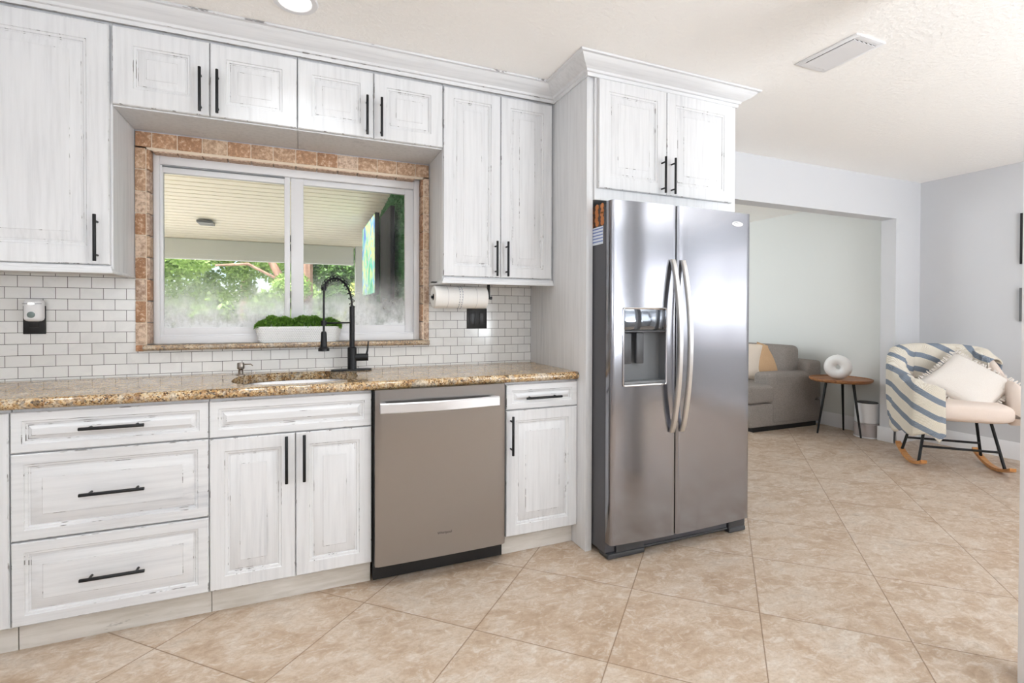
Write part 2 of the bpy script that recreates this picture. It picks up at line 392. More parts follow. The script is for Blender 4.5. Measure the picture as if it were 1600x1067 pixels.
for i, (x0, x1) in enumerate(((-1.45, 1.85), (3.5, 6.3))):  # first window is added for soft kitchen light; second is inferred from reflections
    fr = B()
    for q in ((x0, x0+.06, .75, 2.1), (x1-.06, x1, .75, 2.1), ((x0+x1)/2-.03, (x0+x1)/2+.03, .75, 2.1)): fr.box(q[0], q[1], -4.38, -4.3, q[2], q[3])
    fr.box(x0, x1, -4.38, -4.3, .75, .81); fr.box(x0, x1, -4.38, -4.3, 2.04, 2.1)
    o = fr.done('window_%d' % (i+2), VINYL, None, 0); o['kind'] = 'structure'
    bx(x0, x1, -4.40, -4.385, .75, 2.1).done('window_pane', DAYPANE, o)
    sl = B()
    for k in range(24):
        z = .84+k*.05
        sl.box(x0+.07, x1-.07, -4.30, -4.27, z, z+.022)
    sl.done('window_blind', WHITE_P, o, 0)
# near wall end on the dining side, with its casing
struct(bx(3.155, 3.25, -1.62, -1.40, 0, CZ), 'wall_near', WALL, 0)
b = bx(3.145, 3.262, -1.40, -1.378, 0, CZ, .003); b.box(3.133, 3.155, -1.46, -1.378, 0, CZ, .003); struct(b, 'trim_2', WHITE_P)
# baseboards
def base_prof(y0, out):   # (offset, z)
    return [(y0, 0), (y0+out*.016, 0), (y0+out*.016, .10), (y0+out*.012, .112), (y0+out*.009, .135), (y0+out*.004, .145), (y0, .145)]
b = B(); b.prism(base_prof(6.52, -1), 'xz', -4.3, .648); struct(b, 'baseboard_right', WHITE_P)
b = bx(6.1265, 6.52, .632, .648, 0, .14, .003); b.box(6.1265, 6.1425, .632, .79, 0, .14, .003); struct(b, 'baseboard_pier', WHITE_P)
b = B(); b.prism(base_prof(6.32, -1), 'xz', .78, 5.0); struct(b, 'baseboard_living', WHITE_P)

# ------------------------------------------------------------------ window over the sink
b = B(); tl = b.bm.loops.layers.float_color.new('tint')
TINTS = [(196, 162, 132), (186, 144, 110), (202, 174, 146), (214, 190, 168), (172, 128, 94), (190, 166, 142), (182, 158, 140)]
rnd = random.Random(11)
def trav(x0, x1, y0, y1, z0, z1, c=None):
    fs = b.box(x0, x1, y0, y1, z0, z1, .004)
    c = c or rnd.choice(TINTS); cc = lin(*c)
    for f in fs:
        for l in f.loops: l[tl] = cc
YT = .561
jx = [.2165, .283, .387, .491, .599, .705, .808, .915, 1.019, 1.125, 1.229, 1.334, 1.440, 1.547, 1.6275]
topc = [4, 1, 4, 2, 1, 0, 0, 1, 4, 3, 0, 0, 0, 0]
for i in range(14): trav(jx[i]+.002, jx[i+1]-.002, YT, YW, 2.003, 2.074, TINTS[topc[i]])
for i in range(1, 13): trav(jx[i]+.002, jx[i+1]-.002, YT+.006, .625, 1.984, 2.001, (206, 178, 156))
jz = [2.0, 1.985, 1.886, 1.783, 1.680, 1.580, 1.471, 1.371, 1.268, 1.168, 1.066]
jz = [1.066+i*(2.0-1.066)/9 for i in range(10)]
for i in range(9):
    trav(.2165, .2585, YT, YW, jz[i]+.002, jz[i+1]-.002); trav(.2605, .2740, YT+.004, .625, jz[i]+.002, jz[i+1]-.002)
    trav(1.5985, 1.6275, YT, YW, jz[i]+.002, jz[i+1]-.002, rnd.choice(TINTS[2:4]+TINTS[5:])); trav(1.584, 1.5965, YT+.004, .625, jz[i]+.002, jz[i+1]-.002)
trav(.2165, .25, YT, YW, 1.034, 1.064, (196, 140, 100))
b.box(.2175, .262, YT+.004, YW+.001, 1.035, 2.073, 0, 1); b.box(1.594, 1.6265, YT+.004, YW+.001, 1.035, 2.073, 0, 1); b.box(.2175, 1.6265, YT+.004, YW+.001, 1.99, 2.073, 0, 1)
struct(b, 'trim_1', [TRAV, GROUT_T])

b = B(); FY = .622
for q in ((.2742, .300, 1.0646, 1.9995), (1.552, 1.5838, 1.0646, 1.9995)): b.box(q[0], q[1], FY, .72, q[2], q[3], .003)
b.box(.3001, 1.5519, FY, .72, 1.944, 1.988, .003); b.box(.3001, 1.5519, FY, .72, 1.0646, 1.100, .003)
b.box(.3001, 1.5519, FY+.01, .70, 1.1, 1.108, .001)
win = b.done('window_1', VINYL, None); win['kind'] = 'structure'
def sash(name, x0, x1, z0, z1, gx0, gx1, gz0, gz1, y0, y1):
    b = B()
    b.box(x0, gx0, y0, y1, z0, z1, .003); b.box(gx1, x1, y0, y1, z0, z1, .003)
    b.box(gx0, gx1, y0+.0005, y1, z0, gz0, .001); b.box(gx0, gx1, y0+.0005, y1, gz1, z1, .001)
    o = b.done(name, VINYL, win)
    bx(gx0-.005, gx1+.005, (y0+y1)/2-.003, (y0+y1)/2+.003, gz0-.005, gz1+.005).done('window_pane', GLASS, o, 0)
sash('sliding_sash', .298, .886, 1.108, 1.946, .313, .858, 1.143, 1.908, .636, .660)
sash('fixed_sash', .890, 1.556, 1.108, 1.946, .953, 1.505, 1.150, 1.915, .650, .674)
b = B()
for z in (1.24, 1.30, 1.55, 1.60): b.box(.8865, .8895, .634, .640, z, z+.035)
b.done('sash_latch', BLACK_P, win)
b = bx(.31, .86, .631, .640, 1.935, 1.941); b.done('head_shadow_strip', GREY_L, win)  # grey strip painted in for the shadow line at the window head
b = B()
b.grid(lambda u, v: (lambda a: (WX0-.012+u*(1.626-WX0+.012), .5475+.011*math.cos(a), 1.051+.0135*math.sin(a)))(PI/2+v*PI), 2, 9)
b.box(WX0-.012, 1.626, .5475, YW-.0005, 1.0375, 1.0645); b.box(WX0+.001, WX1-.001, .55, .634, 1.0415, 1.0645)
b.done('window_sill', GRAN2, win)
b = bx(-1.5, .2165, YW-.004, YW, .9155, 1.5); b.box(1.6275, 2.285, YW-.004, YW, .9155, 1.5); b.box(.2165, 1.6275, YW-.004, YW, .9155, 1.037); struct(b, 'trim_3', SPLASH, 0)

# ------------------------------------------------------------------ cabinet pieces
def panel_front(b, x0, x1, z0, z1, y, fr, gv=.018, bev=.036, t=.019):
    def L(i, d): return [(x0+i, y+d, z0+i), (x1-i, y+d, z0+i), (x1-i, y+d, z1-i), (x0+i, y+d, z1-i)]
    b.loops([L(0, t), L(0, .004), L(.0035, 0), L(fr, 0), L(fr+.0025, .0035), L(fr+gv*.6, .005), L(fr+gv*.75, .009), L(fr+gv, .009), L(fr+gv+.0025, .0075), L(fr+gv+bev, .0015), L(fr+gv+bev+.0025, .0)],
            True, True, True, [0, 1, 0, 1, 0, 1, 0, 1, 0, 1, 0])
def handle(parent, x, y, z, length, vertical=True, name='handle', r=.0062):
    b = B(); yb = y-.034; h = length/2; q = length*.36
    D = (lambda t: (x, yb, z+t)) if vertical else (lambda t: (x+t, yb, z))
    b.tube([D(-h), D(-h+.001), D(h-.001), D(h)], [r*.9, r, r, r*.9], 12)
    for t in (-q, q):
        p = D(t); b.tube([p, (p[0], y-.0005, p[2])], .0045, 10)
    return b.done(name, BLACK_M, parent)
def front(parent, name, x0, x1, z0, z1, y, fr, vertical=True, gv=.018, bev=.036):
    b = B(); panel_front(b, x0, x1, z0, z1, y, fr, gv, bev)
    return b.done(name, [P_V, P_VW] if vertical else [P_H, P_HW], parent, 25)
ZD1, ZDB, ZS = .865, .109, .715
def base_cabinet(x0, x1, label, hollow=False):
    t = thing('base_cabinet', label, 'cabinet', ((x0+x1)/2, .3, 0))
    b = bx(x0+.001, x1-.001, .0195, YW-.005, .1005, .705 if hollow else .874)
    if hollow: b.box(x0+.001, x1-.001, .0195, .036, .705, .874)
    b.done('carcass', P_V, t, 0)
    bx(x0+.001, x1-.001, .0545, .075, 0, .1005).done('toe_kick', TOE, t, 0)
    return t
t = base_cabinet(-.62, -.003, 'white base cabinet cut off by the picture edge, only a strip of its front showing beside the drawers')
t['label'] = 'narrow visible strip of white base cabinet next to the three-drawer unit'
d = front(t, 'door', -.60, -.0045, ZDB, ZD1, 0, .055)
t = base_cabinet(-.001, .603, 'white distressed base cabinet with three stacked drawers and black bar handles')
for z0, z1, fr, hz_ in ((.722, ZD1, .030, .7985), (.411, .717, .036, .5605), (ZDB, .405, .036, .2525)):
    d = front(t, 'drawer', 0, .6015, z0, z1, 0, fr, False, .016, .012 if z0 > .7 else .034); handle(d, .300, 0, hz_, .196, False)
t = base_cabinet(.604, 1.232, 'white distressed sink base cabinet with two tall doors under a false drawer front', True)
front(t, 'drawer_front', .6045, 1.2305, .720, ZD1, 0, .030, False, .016, .012)
d = front(t, 'door', .6045, .9172, ZDB, ZS, 0, .052); handle(d, .885, 0, .612, .195)
d = front(t, 'door', .9202, 1.2305, ZDB, ZS, 0, .052); handle(d, .953, 0, .612, .195)
t = base_cabinet(1.874, 2.2845, 'white distressed base cabinet with one drawer above one door, between dishwasher and tall end panel')
d = front(t, 'drawer', 1.879, 2.2835, .740, ZD1, 0, .030, False, .016, .010); handle(d, 2.075, 0, .797, .199, False)
d = front(t, 'door', 1.879, 2.2835, ZDB, .735, 0, .052); handle(d, 1.9025, 0, .6165, .192)

# dishwasher
t = thing('dishwasher', 'stainless steel dishwasher with curved bar handle below the granite worktop', 'dishwasher', (1.55, .2, 0))
bx(1.234, 1.872, .0, .55, .10, .872).done('tub_housing', BLACK_P, t, 0)
bx(1.240, 1.868, .030, .06, .012, .10).done('toe_panel', BLACK_P, t, 0)
b = B()
def dwp(u, v):
    x = 1.2395+u*(1.8530-1.2395); e = min(u, 1-u)
    d = .006*max(0, 1-e/.015)**2
    return (x, -.0495+d-.004*math.sin(PI*u), .105+v*(.8806-.105))
V = b.grid(dwp, 41, 2)
rim = [V[0][0], V[0][1]]
b.box(1.2395, 1.853, -.042, -.0195, .105, .8806)
b.done('door', STEEL_D, t, 30)
b = B(); n = 24
Ls = []
for k in range(n+1):
    u = k/n; x = 1.256+u*.551; y = -.088-.022*math.sin(PI*u)
    Ls.append([(x, y, .783), (x, y-.004, .787), (x, y-.004, .824), (x, y, .828), (x, y+.012, .828), (x, y+.012, .783)])
b.loops(Ls, True, True, True); b.box(1.258, 1.285, -.085, -.050, .787, .824); b.box(1.778, 1.805, -.085, -.050, .787, .824)
b.done('handle', STEEL_HB, t)
def text(parent, s, loc, size, mat, ext=.0004, name='logo'):
    cu = bpy.data.curves.new(name, 'FONT'); cu.body = s; cu.size = size; cu.extrude = ext; cu.align_x = 'CENTER'; cu.materials.append(mat)
    tmp = bpy.data.objects.new(name, cu); col.objects.link(tmp)
    me = bpy.data.meshes.new_from_object(tmp.evaluated_get(bpy.context.evaluated_depsgraph_get())); bpy.data.objects.remove(tmp)
    o = bpy.data.objects.new(name, me); col.objects.link(o); o.parent = parent; o.location = Vector(loc)-wloc(parent); o.rotation_euler = (PI/2, 0, 0); return o
text(t, 'Whirlpool', (1.551, -.0545, .2075), .0165, GREY_D)

# worktop with the sink opening
ZC = .915; SX, SY, SA, SB = .925, .275, .272, .218
def sel(a, k=0.0, n=2.7):
    c, s = math.cos(a), math.sin(a)
    return (SX+(SA+k)*abs(c)**(2/n)*(1 if c >= 0 else -1), SY+(SB+k)*abs(s)**(2/n)*(1 if s >= 0 else -1))
b = B(); NH = 64; X0, X1, Y0, Y1 = .55, 1.30, .002, .566
for zz, flip in ((ZC, 0), (.876, 1)):
    hole, out = [], []
    for k in range(NH):
        a = 2*PI*k/NH; hole.append(sel(a))
        c, s = math.cos(a), math.sin(a); px, py = SX+c, SY+s
        cx, cy = SX, SY; ts = []
        if c > 1e-9: ts.append((X1-cx)/c)
        if c < -1e-9: ts.append((X0-cx)/c)
        if s > 1e-9: ts.append((Y1-cy)/s)
        if s < -1e-9: ts.append((Y0-cy)/s)
        tt = min(ts); out.append((cx+c*tt, cy+s*tt))
    # snap nearest samples to the corners
    for q in ((X0, Y0), (X0, Y1), (X1, Y0), (X1, Y1)):
        k = min(range(NH), key=lambda i: (out[i][0]-q[0])**2+(out[i][1]-q[1])**2); out[k] = q
    b.loops([[(x, y, zz) for x, y in out], [(x, y, zz) for x, y in hole]])
    b.quad((-1.5, Y0, zz), (X0, Y0, zz), (X0, Y1, zz), (-1.5, Y1, zz)); b.quad((X1, Y0, zz), (2.2835, Y0, zz), (2.2835, Y1, zz), (X1, Y1, zz))
b.loops([[(*sel(2*PI*k/NH, 0), ZC) for k in range(NH)], [(*sel(2*PI*k/NH, .002), ZC-.002) for k in range(NH)], [(*sel(2*PI*k/NH, .002), .876) for k in range(NH)]])
prof = [(Y0-.0195*math.sin(a)**.9 if a < PI else Y0, .8955+.0195*math.cos(a)) for a in [PI*k/12 for k in range(13)]]
b.loops([[(x, y, z) for y, z in prof] for x in (-1.5, .2, 1.0, 1.7, 2.2835)], False)
b.quad((2.2835, Y0, .876), (2.2835, Y1, .876), (2.2835, Y1, ZC), (2.2835, Y0, ZC))
bmesh.ops.remove_doubles(b.bm, verts=b.bm.verts, dist=.0003)
ct = b.done('countertop', GRAN, None, 40); tag(ct, 'long polished gold and brown granite worktop over the base cabinets', 'countertop')
b = B()
b.loops([[(*sel(2*PI*k/NH, q), z) for k in range(NH)] for q, z in ((.018, .8755), (.006, .8755), (.004, .872), (-.01, .74), (-.03, .722), (-.10, .715), (-.19, .713))], True, False, True)
sink = b.done('sink', STEEL_S, None); tag(sink, 'stainless steel undermount sink bowl set into the granite worktop', 'sink')

# faucet
t = thing('faucet', 'matte black pull-down spring faucet standing behind the sink', 'faucet', (1.19, .47, ZC))
b = B()
L0 = []
for k in range(32):
    a = 2*PI*k/32; L0.append((1.1875+(.078 if math.cos(a) > 0 else -.078)+.026*math.cos(a), .47+.027*math.sin(a)))
b.loops([[(x, y, z) for x, y in L0] for z in (ZC+.0002, ZC+.006)], True, True, False)
b.loops([[(1.1875+(x-1.1875)*q, .47+(y-.47)*q, z) for x, y in L0] for q, z in ((1, ZC+.006), (.98, ZC+.0075))], True, False, True)
b.done('base_plate', BLACK_M, t)
b = B(); b.lathe([(.0235, 0), (.0235, .112), (.020, .116), (.0135, .118), (.0135, .33), (.0105, .333)], (1.19, .47, ZC+.0075), 24)
b.done('column', BLACK_M, t)
b = B()
arc = []
p0 = Vector((1.19, .47, 1.247)); p1 = Vector((1.046, .36, 1.338)); 
for k in range(25):
    a = k/24
    ang = PI*a
    c = (p0+p1)/2; half = (p0-p1)/2; half.z = 0
    base = Vector((c.x, c.y, p0.z+(p1.z-p0.z)*a)) + half*math.cos(ang)
    arc.append(base+Vector((0, 0, (.118-.035*a)*math.sin(ang)+.0)))
arc.append(p1)
hose = arc + [Vector((1.045, .36, 1.28)), Vector((1.045, .36, 1.12))]
b.tube(hose, .0055, 10); b.done('hose', BLACK_M, t)
b = B(); coil = []
turns, tot = 15, 15*16
def along(u):
    f = u*(len(arc)-1); i = min(int(f), len(arc)-2); q = arc[i].lerp(arc[i+1], f-i); return q, (arc[i+1]-arc[i]).normalized()
for k in range(tot+1):
    u = k/tot; q, tn = along(u); side = (p0-p1).cross(Vector((0, 0, 1))).normalized(); a1 = side; b1 = tn.cross(a1).normalized(); th = 2*PI*turns*u
    coil.append(q+(a1*math.cos(th)+b1*math.sin(th))*.0140)
b.tube(coil, .0022, 6); b.done('spring_coil', BLACK_M, t)
b = B(); b.lathe([(.012, .215), (.012, .235)], (1.045, .36, 1.115), 16); b.done('hose_collar', BLACK_M, t)
b = B(); b.lathe([(.010, .098), (.0135, .09), (.0150, .06), (.0165, .022), (.0265, .014), (.0265, 0), (.020, 0)], (1.045, .36, 1.029), 24); b.done('spray_head', BLACK_M, t)
b = B(); b.tube([(1.19, .47, 1.168), (1.06, .371, 1.168)], .0042, 10); b.lathe([(.0135, 0), (.0135, .024)], (1.045, .36, 1.156), 18); b.done('support_arm', BLACK_M, t)
b = B(); b.tube([(1.205, .468, .984), (1.272, .462, .984)], .0195, 20); b.tube([(1.262, .462, .992), (1.268, .462, 1.02), (1.273, .462, 1.070)], [.006, .0045, .0035], 10); b.done('lever', BLACK_M, t)
# soap dispenser
t = thing('soap_dispenser', 'small brushed nickel soap pump set in the worktop beside the sink', 'soap dispenser', (.668, .461, ZC))
b = B(); b.lathe([(.021, 0), (.021, .003), (.0115, .005), (.0115, .024), (.010, .026)], (.668, .461, ZC), 20); b.done('collar', NICKEL, t)
b = B(); b.lathe([(.008, .026), (.0155, .030), (.0165, .034), (.0165, .056), (.014, .060)], (.668, .461, ZC), 20)
b.tube([(.68, .458, ZC+.052), (.712, .45, ZC+.053), (.722, .448, ZC+.044)], [.0035, .003, .0025], 8); b.done('pump_head', NICKEL, t)

# ------------------------------------------------------------------ wall cabinets
YU = .2685; ZT = 2.409
def wall_cabinet(x0, x1, z0, label, yb=YW-.001, yf=YU, zt=CZ-.06):
    t = thing('wall_cabinet', label, 'cabinet', ((x0+x1)/2, .42, z0))
    bx(x0, x1, yf+.0195, yb, z0, zt, .002).done('carcass', P_V, t, 0); return t
def rail(b, prof, path, closed=False):
    # mitred sweep: path of (x,y), outward normal per segment on the camera side
    nrm = []
    for (ax, ay), (bx_, by) in zip(path, path[1:]):
        dx, dy = bx_-ax, by-ay; l = math.hypot(dx, dy); nrm.append((dy/l, -dx/l))
    Ls = []
    for i, (x, y) in enumerate(path):
        ns = nrm[max(i-1, 0)], nrm[min(i, len(nrm)-1)]
        ox, oy = (ns[0][0]+ns[1][0], ns[0][1]+ns[1][1]) if (0 < i < len(path)-1 and ns[0] != ns[1]) else ns[0 if i else 1]
        Ls.append([(x+ox*o, y+oy*o, z) for o, z in prof])
    b.loops(Ls, True, True, True)
RAILP = lambda z: [(-.02, z+.031), (.0, z+.031), (.001, z+.023), (.004, z+.021), (.005, z+.012), (.008, z+.010), (.010, z+.003), (.009, z), (-.02, z)]
t = wall_cabinet(-.62, .2135, 1.392, 'tall white distressed wall cabinet whose one visible door hangs beside the travertine window trim')
d = front(t, 'door', -.405, .2065, 1.4155, ZT, YU, .075); handle(d, .166, YU, 1.521, .19)
b = B(); rail(b, RAILP(1.3800), [(-.62, YU+.004), (.2085, YU+.004), (.2085, YW-.001)]); b.done('light_rail', [P_H], t)
t = wall_cabinet(.2145, .9255, 2.080, 'short white wall cabinet pair above the window, on the side of the recessed lamp')
t['label'] = 'short white two-door cabinet above the window, next to the tall cabinet with one handle'
d = front(t, 'door', .2165, .567, 2.0855, ZT, YU, .072, True, .016, .03); handle(d, .535, YU, 2.186, .19)
d = front(t, 'door', .570, .9235, 2.0855, ZT, YU, .062, True, .016, .03); handle(d, .601, YU, 2.187, .19)
t = wall_cabinet(.9265, 1.6295, 2.080, 'short white two-door cabinet above the window, next to the tall two-door cabinet')
d = front(t, 'door', .9275, 1.2735, 2.0855, ZT, YU, .062, True, .016, .03); handle(d, 1.241, YU, 2.185, .19)
d = front(t, 'door', 1.2765, 1.6275, 2.0855, ZT, YU, .062, True, .016, .03); handle(d, 1.310, YU, 2.185, .19)
t = wall_cabinet(1.6305, 2.2840, 1.392, 'tall white distressed two-door wall cabinet above the paper towel roll')
d = front(t, 'door', 1.6325, 1.9550, 1.4155, ZT, YU, .055); handle(d, 1.9245, YU, 1.516, .19)
d = front(t, 'door', 1.9580, 2.2735, 1.4155, ZT, YU, .055); handle(d, 1.9885, YU, 1.516, .19)
b = B(); rail(b, RAILP(1.3770), [(1.6345, YW-.001), (1.6345, YU+.004), (2.2840, YU+.004)]); b.done('light_rail', [P_H], t)
# end panel and cabinet over the refrigerator
pn = bx(2.2855, 2.3235, -.0797, YW-.001, 0, CZ-.06, .0015).done('end_panel', [P_V]); tag(pn, 'tall white distressed end panel standing between the worktop and the refrigerator', 'panel')
YF = -.1104
t = thing('wall_cabinet', 'white two-door cabinet mounted above the stainless refrigerator', 'cabinet', (2.8, .2, 1.80))
b = bx(2.3240, 3.285, YF+.030, YW-.001, 1.800, CZ-.06, .002); b.box(2.3245, 3.2845, YF+.0195, YF+.0305, 1.80, CZ-.06, .002)
b.done('carcass', P_V, t, 0)
for x0, x1, hx in ((2.3385, 2.7672, 2.734), (2.7698, 3.2405, 2.799)):
    d = front(t, 'door', x0, x1, 1.8585, 2.413, YF, .06); handle(d, hx, YF, 1.957, .192)
# crown moulding
b = B()
CR = [(.0, 2.418), (.008, 2.418), (.010, 2.434), (.018, 2.437), (.022, 2.447), (.036, 2.454), (.056, 2.464), (.074, 2.478), (.082, 2.488), (.094, 2.490), (.097, 2.4985), (.0, 2.4985)]
rail(b, CR, [(-1.5, YU+.0), (2.2848, YU), (2.2848, -.0915), (3.2858, -.0915), (3.2858, .56)])
cm = b.done('crown_moulding', [P_H, P_HW], None, 30); tag(cm, 'white distressed crown moulding running along the cabinet tops at the ceiling', 'moulding')
for p in cm.data.polygons:
    if len(p.vertices) == 4 and min((cm.data.vertices[a].co-cm.data.vertices[b_].co).length for a, b_ in p.edge_keys) < .0095: p.material_index = 1

# ------------------------------------------------------------------ refrigerator
t = thing('refrigerator', 'tall stainless steel side-by-side refrigerator with ice and water dispenser', 'refrigerator', (2.79, .1, 0))
b = bx(2.331, 3.250, -.185, .545, .03, 1.748, .004); b.done('cabinet_body', GREY_P, t)
for x in (2.345, 3.15): bx(x, x+.085, -.222, -.10, 1.7485, 1.7640, .006).done('hinge_cover', GREY_L, t)
b = bx(2.338, 3.244, -.197, -.1855, .095, 1.745); b.done('door_gasket', SEAL, t, 0)
def bow(x):
    q = (x-2.78)/.455; return -.2421-.016*(1-q*q)
ZR0, ZR1 = .0924, 1.7685
def fridge_door(x0, x1, hole=None):
    b = B()
    xs = sorted(set([x0+(x1-x0)*k/14 for k in range(15)]+(list(hole[:2]) if hole else []))); zs = [ZR0, ZR1] if not hole else [ZR0, hole[2], hole[3], ZR1]
    def yy(x):
        e = min(x-x0, x1-x); return bow(x)+.008*max(0, 1-e/.012)**2
    xs = sorted(set(xs+[x0+.003, x0+.007, x0+.012, x1-.003, x1-.007, x1-.012]))
    V = [[b.bm.verts.new((x, yy(x), z)) for z in zs] for x in xs]
    for i in range(len(xs)-1):
        for j in range(len(zs)-1):
            if hole and j == 1 and xs[i] >= hole[0]-1e-6 and xs[i+1] <= hole[1]+1e-6: continue
            b.bm.faces.new((V[i][j], V[i+1][j], V[i+1][j+1], V[i][j+1]))
    yb = -.1975; Bk = [[b.bm.verts.new((x, yb, z)) for z in (ZR0, ZR1)] for x in xs]
    for i in range(len(xs)-1):
        b.bm.faces.new((V[i][0], Bk[i][0], Bk[i+1][0], V[i+1][0])); b.bm.faces.new((V[i][-1], V[i+1][-1], Bk[i+1][1], Bk[i][1])); b.bm.faces.new((Bk[i][0], Bk[i][1], Bk[i+1][1], Bk[i+1][0]))
    b.bm.faces.new([Bk[0][0], Bk[0][1]]+V[0][::-1]); b.bm.faces.new([Bk[-1][1], Bk[-1][0]]+V[-1])
    return b.done('door', STEEL_F, t, 40, recalc=True)
DH = (2.389, 2.646, .864, 1.247)
dl = fridge_door(2.3255, 2.7070, DH)
dr = fridge_door(2.7125, 3.2345)
# dispenser in the freezer door
x0, x1, z0, z1 = DH; yf = bow(2.5)
b = B()
def rr(ix, d, r=.012):
    L = []
    for (cx, cz, a0) in ((x1-r, z1-r, 0), (x0+r, z1-r, 90), (x0+r, z0+r, 180), (x1-r, z0+r, 270)):
        for k in range(5):
            a = math.radians(a0+k*22.5); L.append((cx+(r-ix)*math.cos(a), d(cx), cz+(r-ix)*math.sin(a)))
    return L
b.loops([rr(-.002, lambda x: bow(x)+.003), rr(-.002, lambda x: bow(x)-.004), rr(.0015, lambda x: bow(x)-.006), rr(.006, lambda x: bow(x)-.004), rr(.006, lambda x: bow(x)+.004)])
b.done('dispenser_bezel', CHROME, dl)
zp = 1.137
b = B(); yb = -.2005
b.quad((x0, yb, z0), (x1, yb, z0), (x1, yb, zp), (x0, yb, zp)); b.quad((x0, yf, z0), (x0, yb, z0), (x0, yb, zp), (x0, yf, zp)); b.quad((x1, yf, z0), (x1, yb, z0), (x1, yb, zp), (x1, yf, zp))
b.quad((x0, yf, z0), (x1, yf, z0), (x1, yb, z0+.01), (x0, yb, z0+.01)); b.quad((x0, yf, zp), (x1, yf, zp), (x1, yb, zp), (x0, yb, zp))
b.done('dispenser_recess', GREY_L, dl, 0, recalc=False)
b = B(); b.box(x0+.004, x1-.004, yf-.002, yf+.030, zp+.002, z1-.004, .003); b.done('control_panel', GLOSS_B, dl)
b = B(); b.box(x0+.004, x1-.004, yf+.001, yf+.026, zp-.010, zp, .002); b.done('panel_ledge', GREY_D, dl)
for xx in (2.400, 2.475):
    b = bx(xx, xx+.045, yf+.012, yf+.030, zp-.165, zp-.012, .004); b.done('dispenser_paddle', GREY_D, dl)
b = bx(x0+.004, x1-.004, yf-.003, yf+.05, z0+.006, z0+.022, .003); b.done('drip_tray', GREY_L, dl)
for par, x in ((dl, 2.676), (dr, 2.740)):
    b = B(); Ls = []; n = 28
    for k in range(n+1):
        u = k/n; z = .620+u*.872; y = bow(x)-.006-.058*math.sin(PI*u)**.75
        wd = .0135
        Ls.append([(x-wd, y+.006, z), (x-wd, y-.004, z), (x-wd+.004, y-.010, z), (x+wd-.004, y-.010, z), (x+wd, y-.004, z), (x+wd, y+.006, z)])
    b.loops(Ls, True, True, True); b.done('handle', STEEL_H, par)
b = B(); xc, zc = 3.128, 1.7055
b.loops([[(xc+a*math.cos(2*PI*k/32), bow(xc)-d, zc+c*math.sin(2*PI*k/32)) for k in range(32)] for a, c, d in ((.040, .0135, -.001), (.040, .0135, .003), (.037, .011, .0045))], True, False, True)
bd = b.done('badge', plain('silver badge', lin(236, 236, 240), .3, .4), dr)
b = B(); b.tube([(xc+.014*math.cos(a)-.012, bow(xc)-.0052, zc+.0075*math.sin(a)) for a in [k*.35 for k in range(16)]], .0011, 6); b.done('emblem_swirl', GREY_L, bd)
# kick grille
b = bx(2.345, 3.250, -.180, -.10, .012, .088, .004); b.done('kick_grille', GREY_D, t)
for xa, xb in ((2.339, 2.560), (3.135, 3.256)):
    b = bx(xa, xb, -.205, -.12, .004, .030, .006); b.box(xa+.05 if xa < 2.4 else xa, xb, -.20, -.13, .028, .088, .005); b.done('foot_cover', GREY_D, t)
b = bx(2.56, 3.135, -.192, -.15, .022, .032, .003); b.done('grille_lip', GREY_D, t)
# magnet card on the refrigerator's side
t = thing('magnet_card', 'magnetic calendar card with cookies photo stuck on the refrigerator side', 'magnet card', (2.33, -.08, 1.66))
bx(2.3285, 2.3305, -.166, .0, 1.566, 1.765).done('card', plain('card dark photo', lin(74, 52, 42), .5), t, 0)
b = B(); rnd = random.Random(3)
for k in range(20):
    y, z = -.155+(k % 4)*.045+rnd.uniform(-.006, .006), 1.672+(k//4)*.020+rnd.uniform(-.004, .004)
    b.lathe([(.015, 0), (.015, -.0008), (.012, -.0012)], (2.3285, y, z), 14, axis='x')
ck = b.done('cookie_picture', plain('cookie print', lin(196, 122, 66), .5), t)
b = bx(2.3278, 2.3284, -.166, .0, 1.566, 1.655); b.done('calendar_grid', plain('calendar white', lin(226, 232, 242), .5), t, 0)
b = B()
for k in range(5): b.box(2.3272, 2.3277, -.163, -.002, 1.578+k*.016, 1.584+k*.016)
b.done('calendar_lines', plain('calendar blue', lin(120, 140, 196), .5), t, 0)

# ------------------------------------------------------------------ small things on the wall and sill
def outlet(x0, x1, z0, z1, label, n):
    t = thing('outlet_plate', label, 'outlet plate', ((x0+x1)/2, YW-.006, (z0+z1)/2))
    bx(x0, x1, YW-.0100, YW-.0042, z0, z1, .002).done('plate', BLACK_P, t)
    for k in range(n):
        c = x0+(x1-x0)*(k+.5)/n; bx(c-.0165, c+.0165, YW-.0125, YW-.0101, (z0+z1)/2-.033, (z0+z1)/2+.033, .0015).done('rocker_insert', plain('black insert', lin(24, 24, 25), .35), t)
outlet(-.1935, -.1145, 1.1215, 1.2465, 'black outlet plate behind the plug-in night light on subway tile', 1)
outlet(1.8590, 1.9865, 1.1275, 1.2490, 'square black double outlet plate on subway tile under the paper towels', 2)
t = thing('night_light', 'white rounded plug-in sensor night light on the black outlet plate', 'night light', (-.145, .53, 1.22))
bx(-.1755, -.1115, .512, YW-.0126, 1.178, 1.275, .016, seg=4).done('housing', WHITE_P, t)
b = bx(-.1745, -.1125, .5107, .53, 1.2545, 1.2565); b.done('light_slot', GREY_L, t, 0)
b = bx(-.156, -.134, .5100, .53, 1.2528, 1.2585, .002); b.done('light_bar', LAMP_W, t)
b = B(); b.lathe([(.0135, 0), (.0135, -.003), (.011, -.004)], (-.1445, .512, 1.207), 24, axis='y'); b.done('sensor_eye', plain('grey sensor', lin(120, 134, 132), .25), t)
t = thing('paper_towel_holder', 'black under-cabinet paper towel holder bracket', 'paper towel holder', (1.77, .40, 1.392))
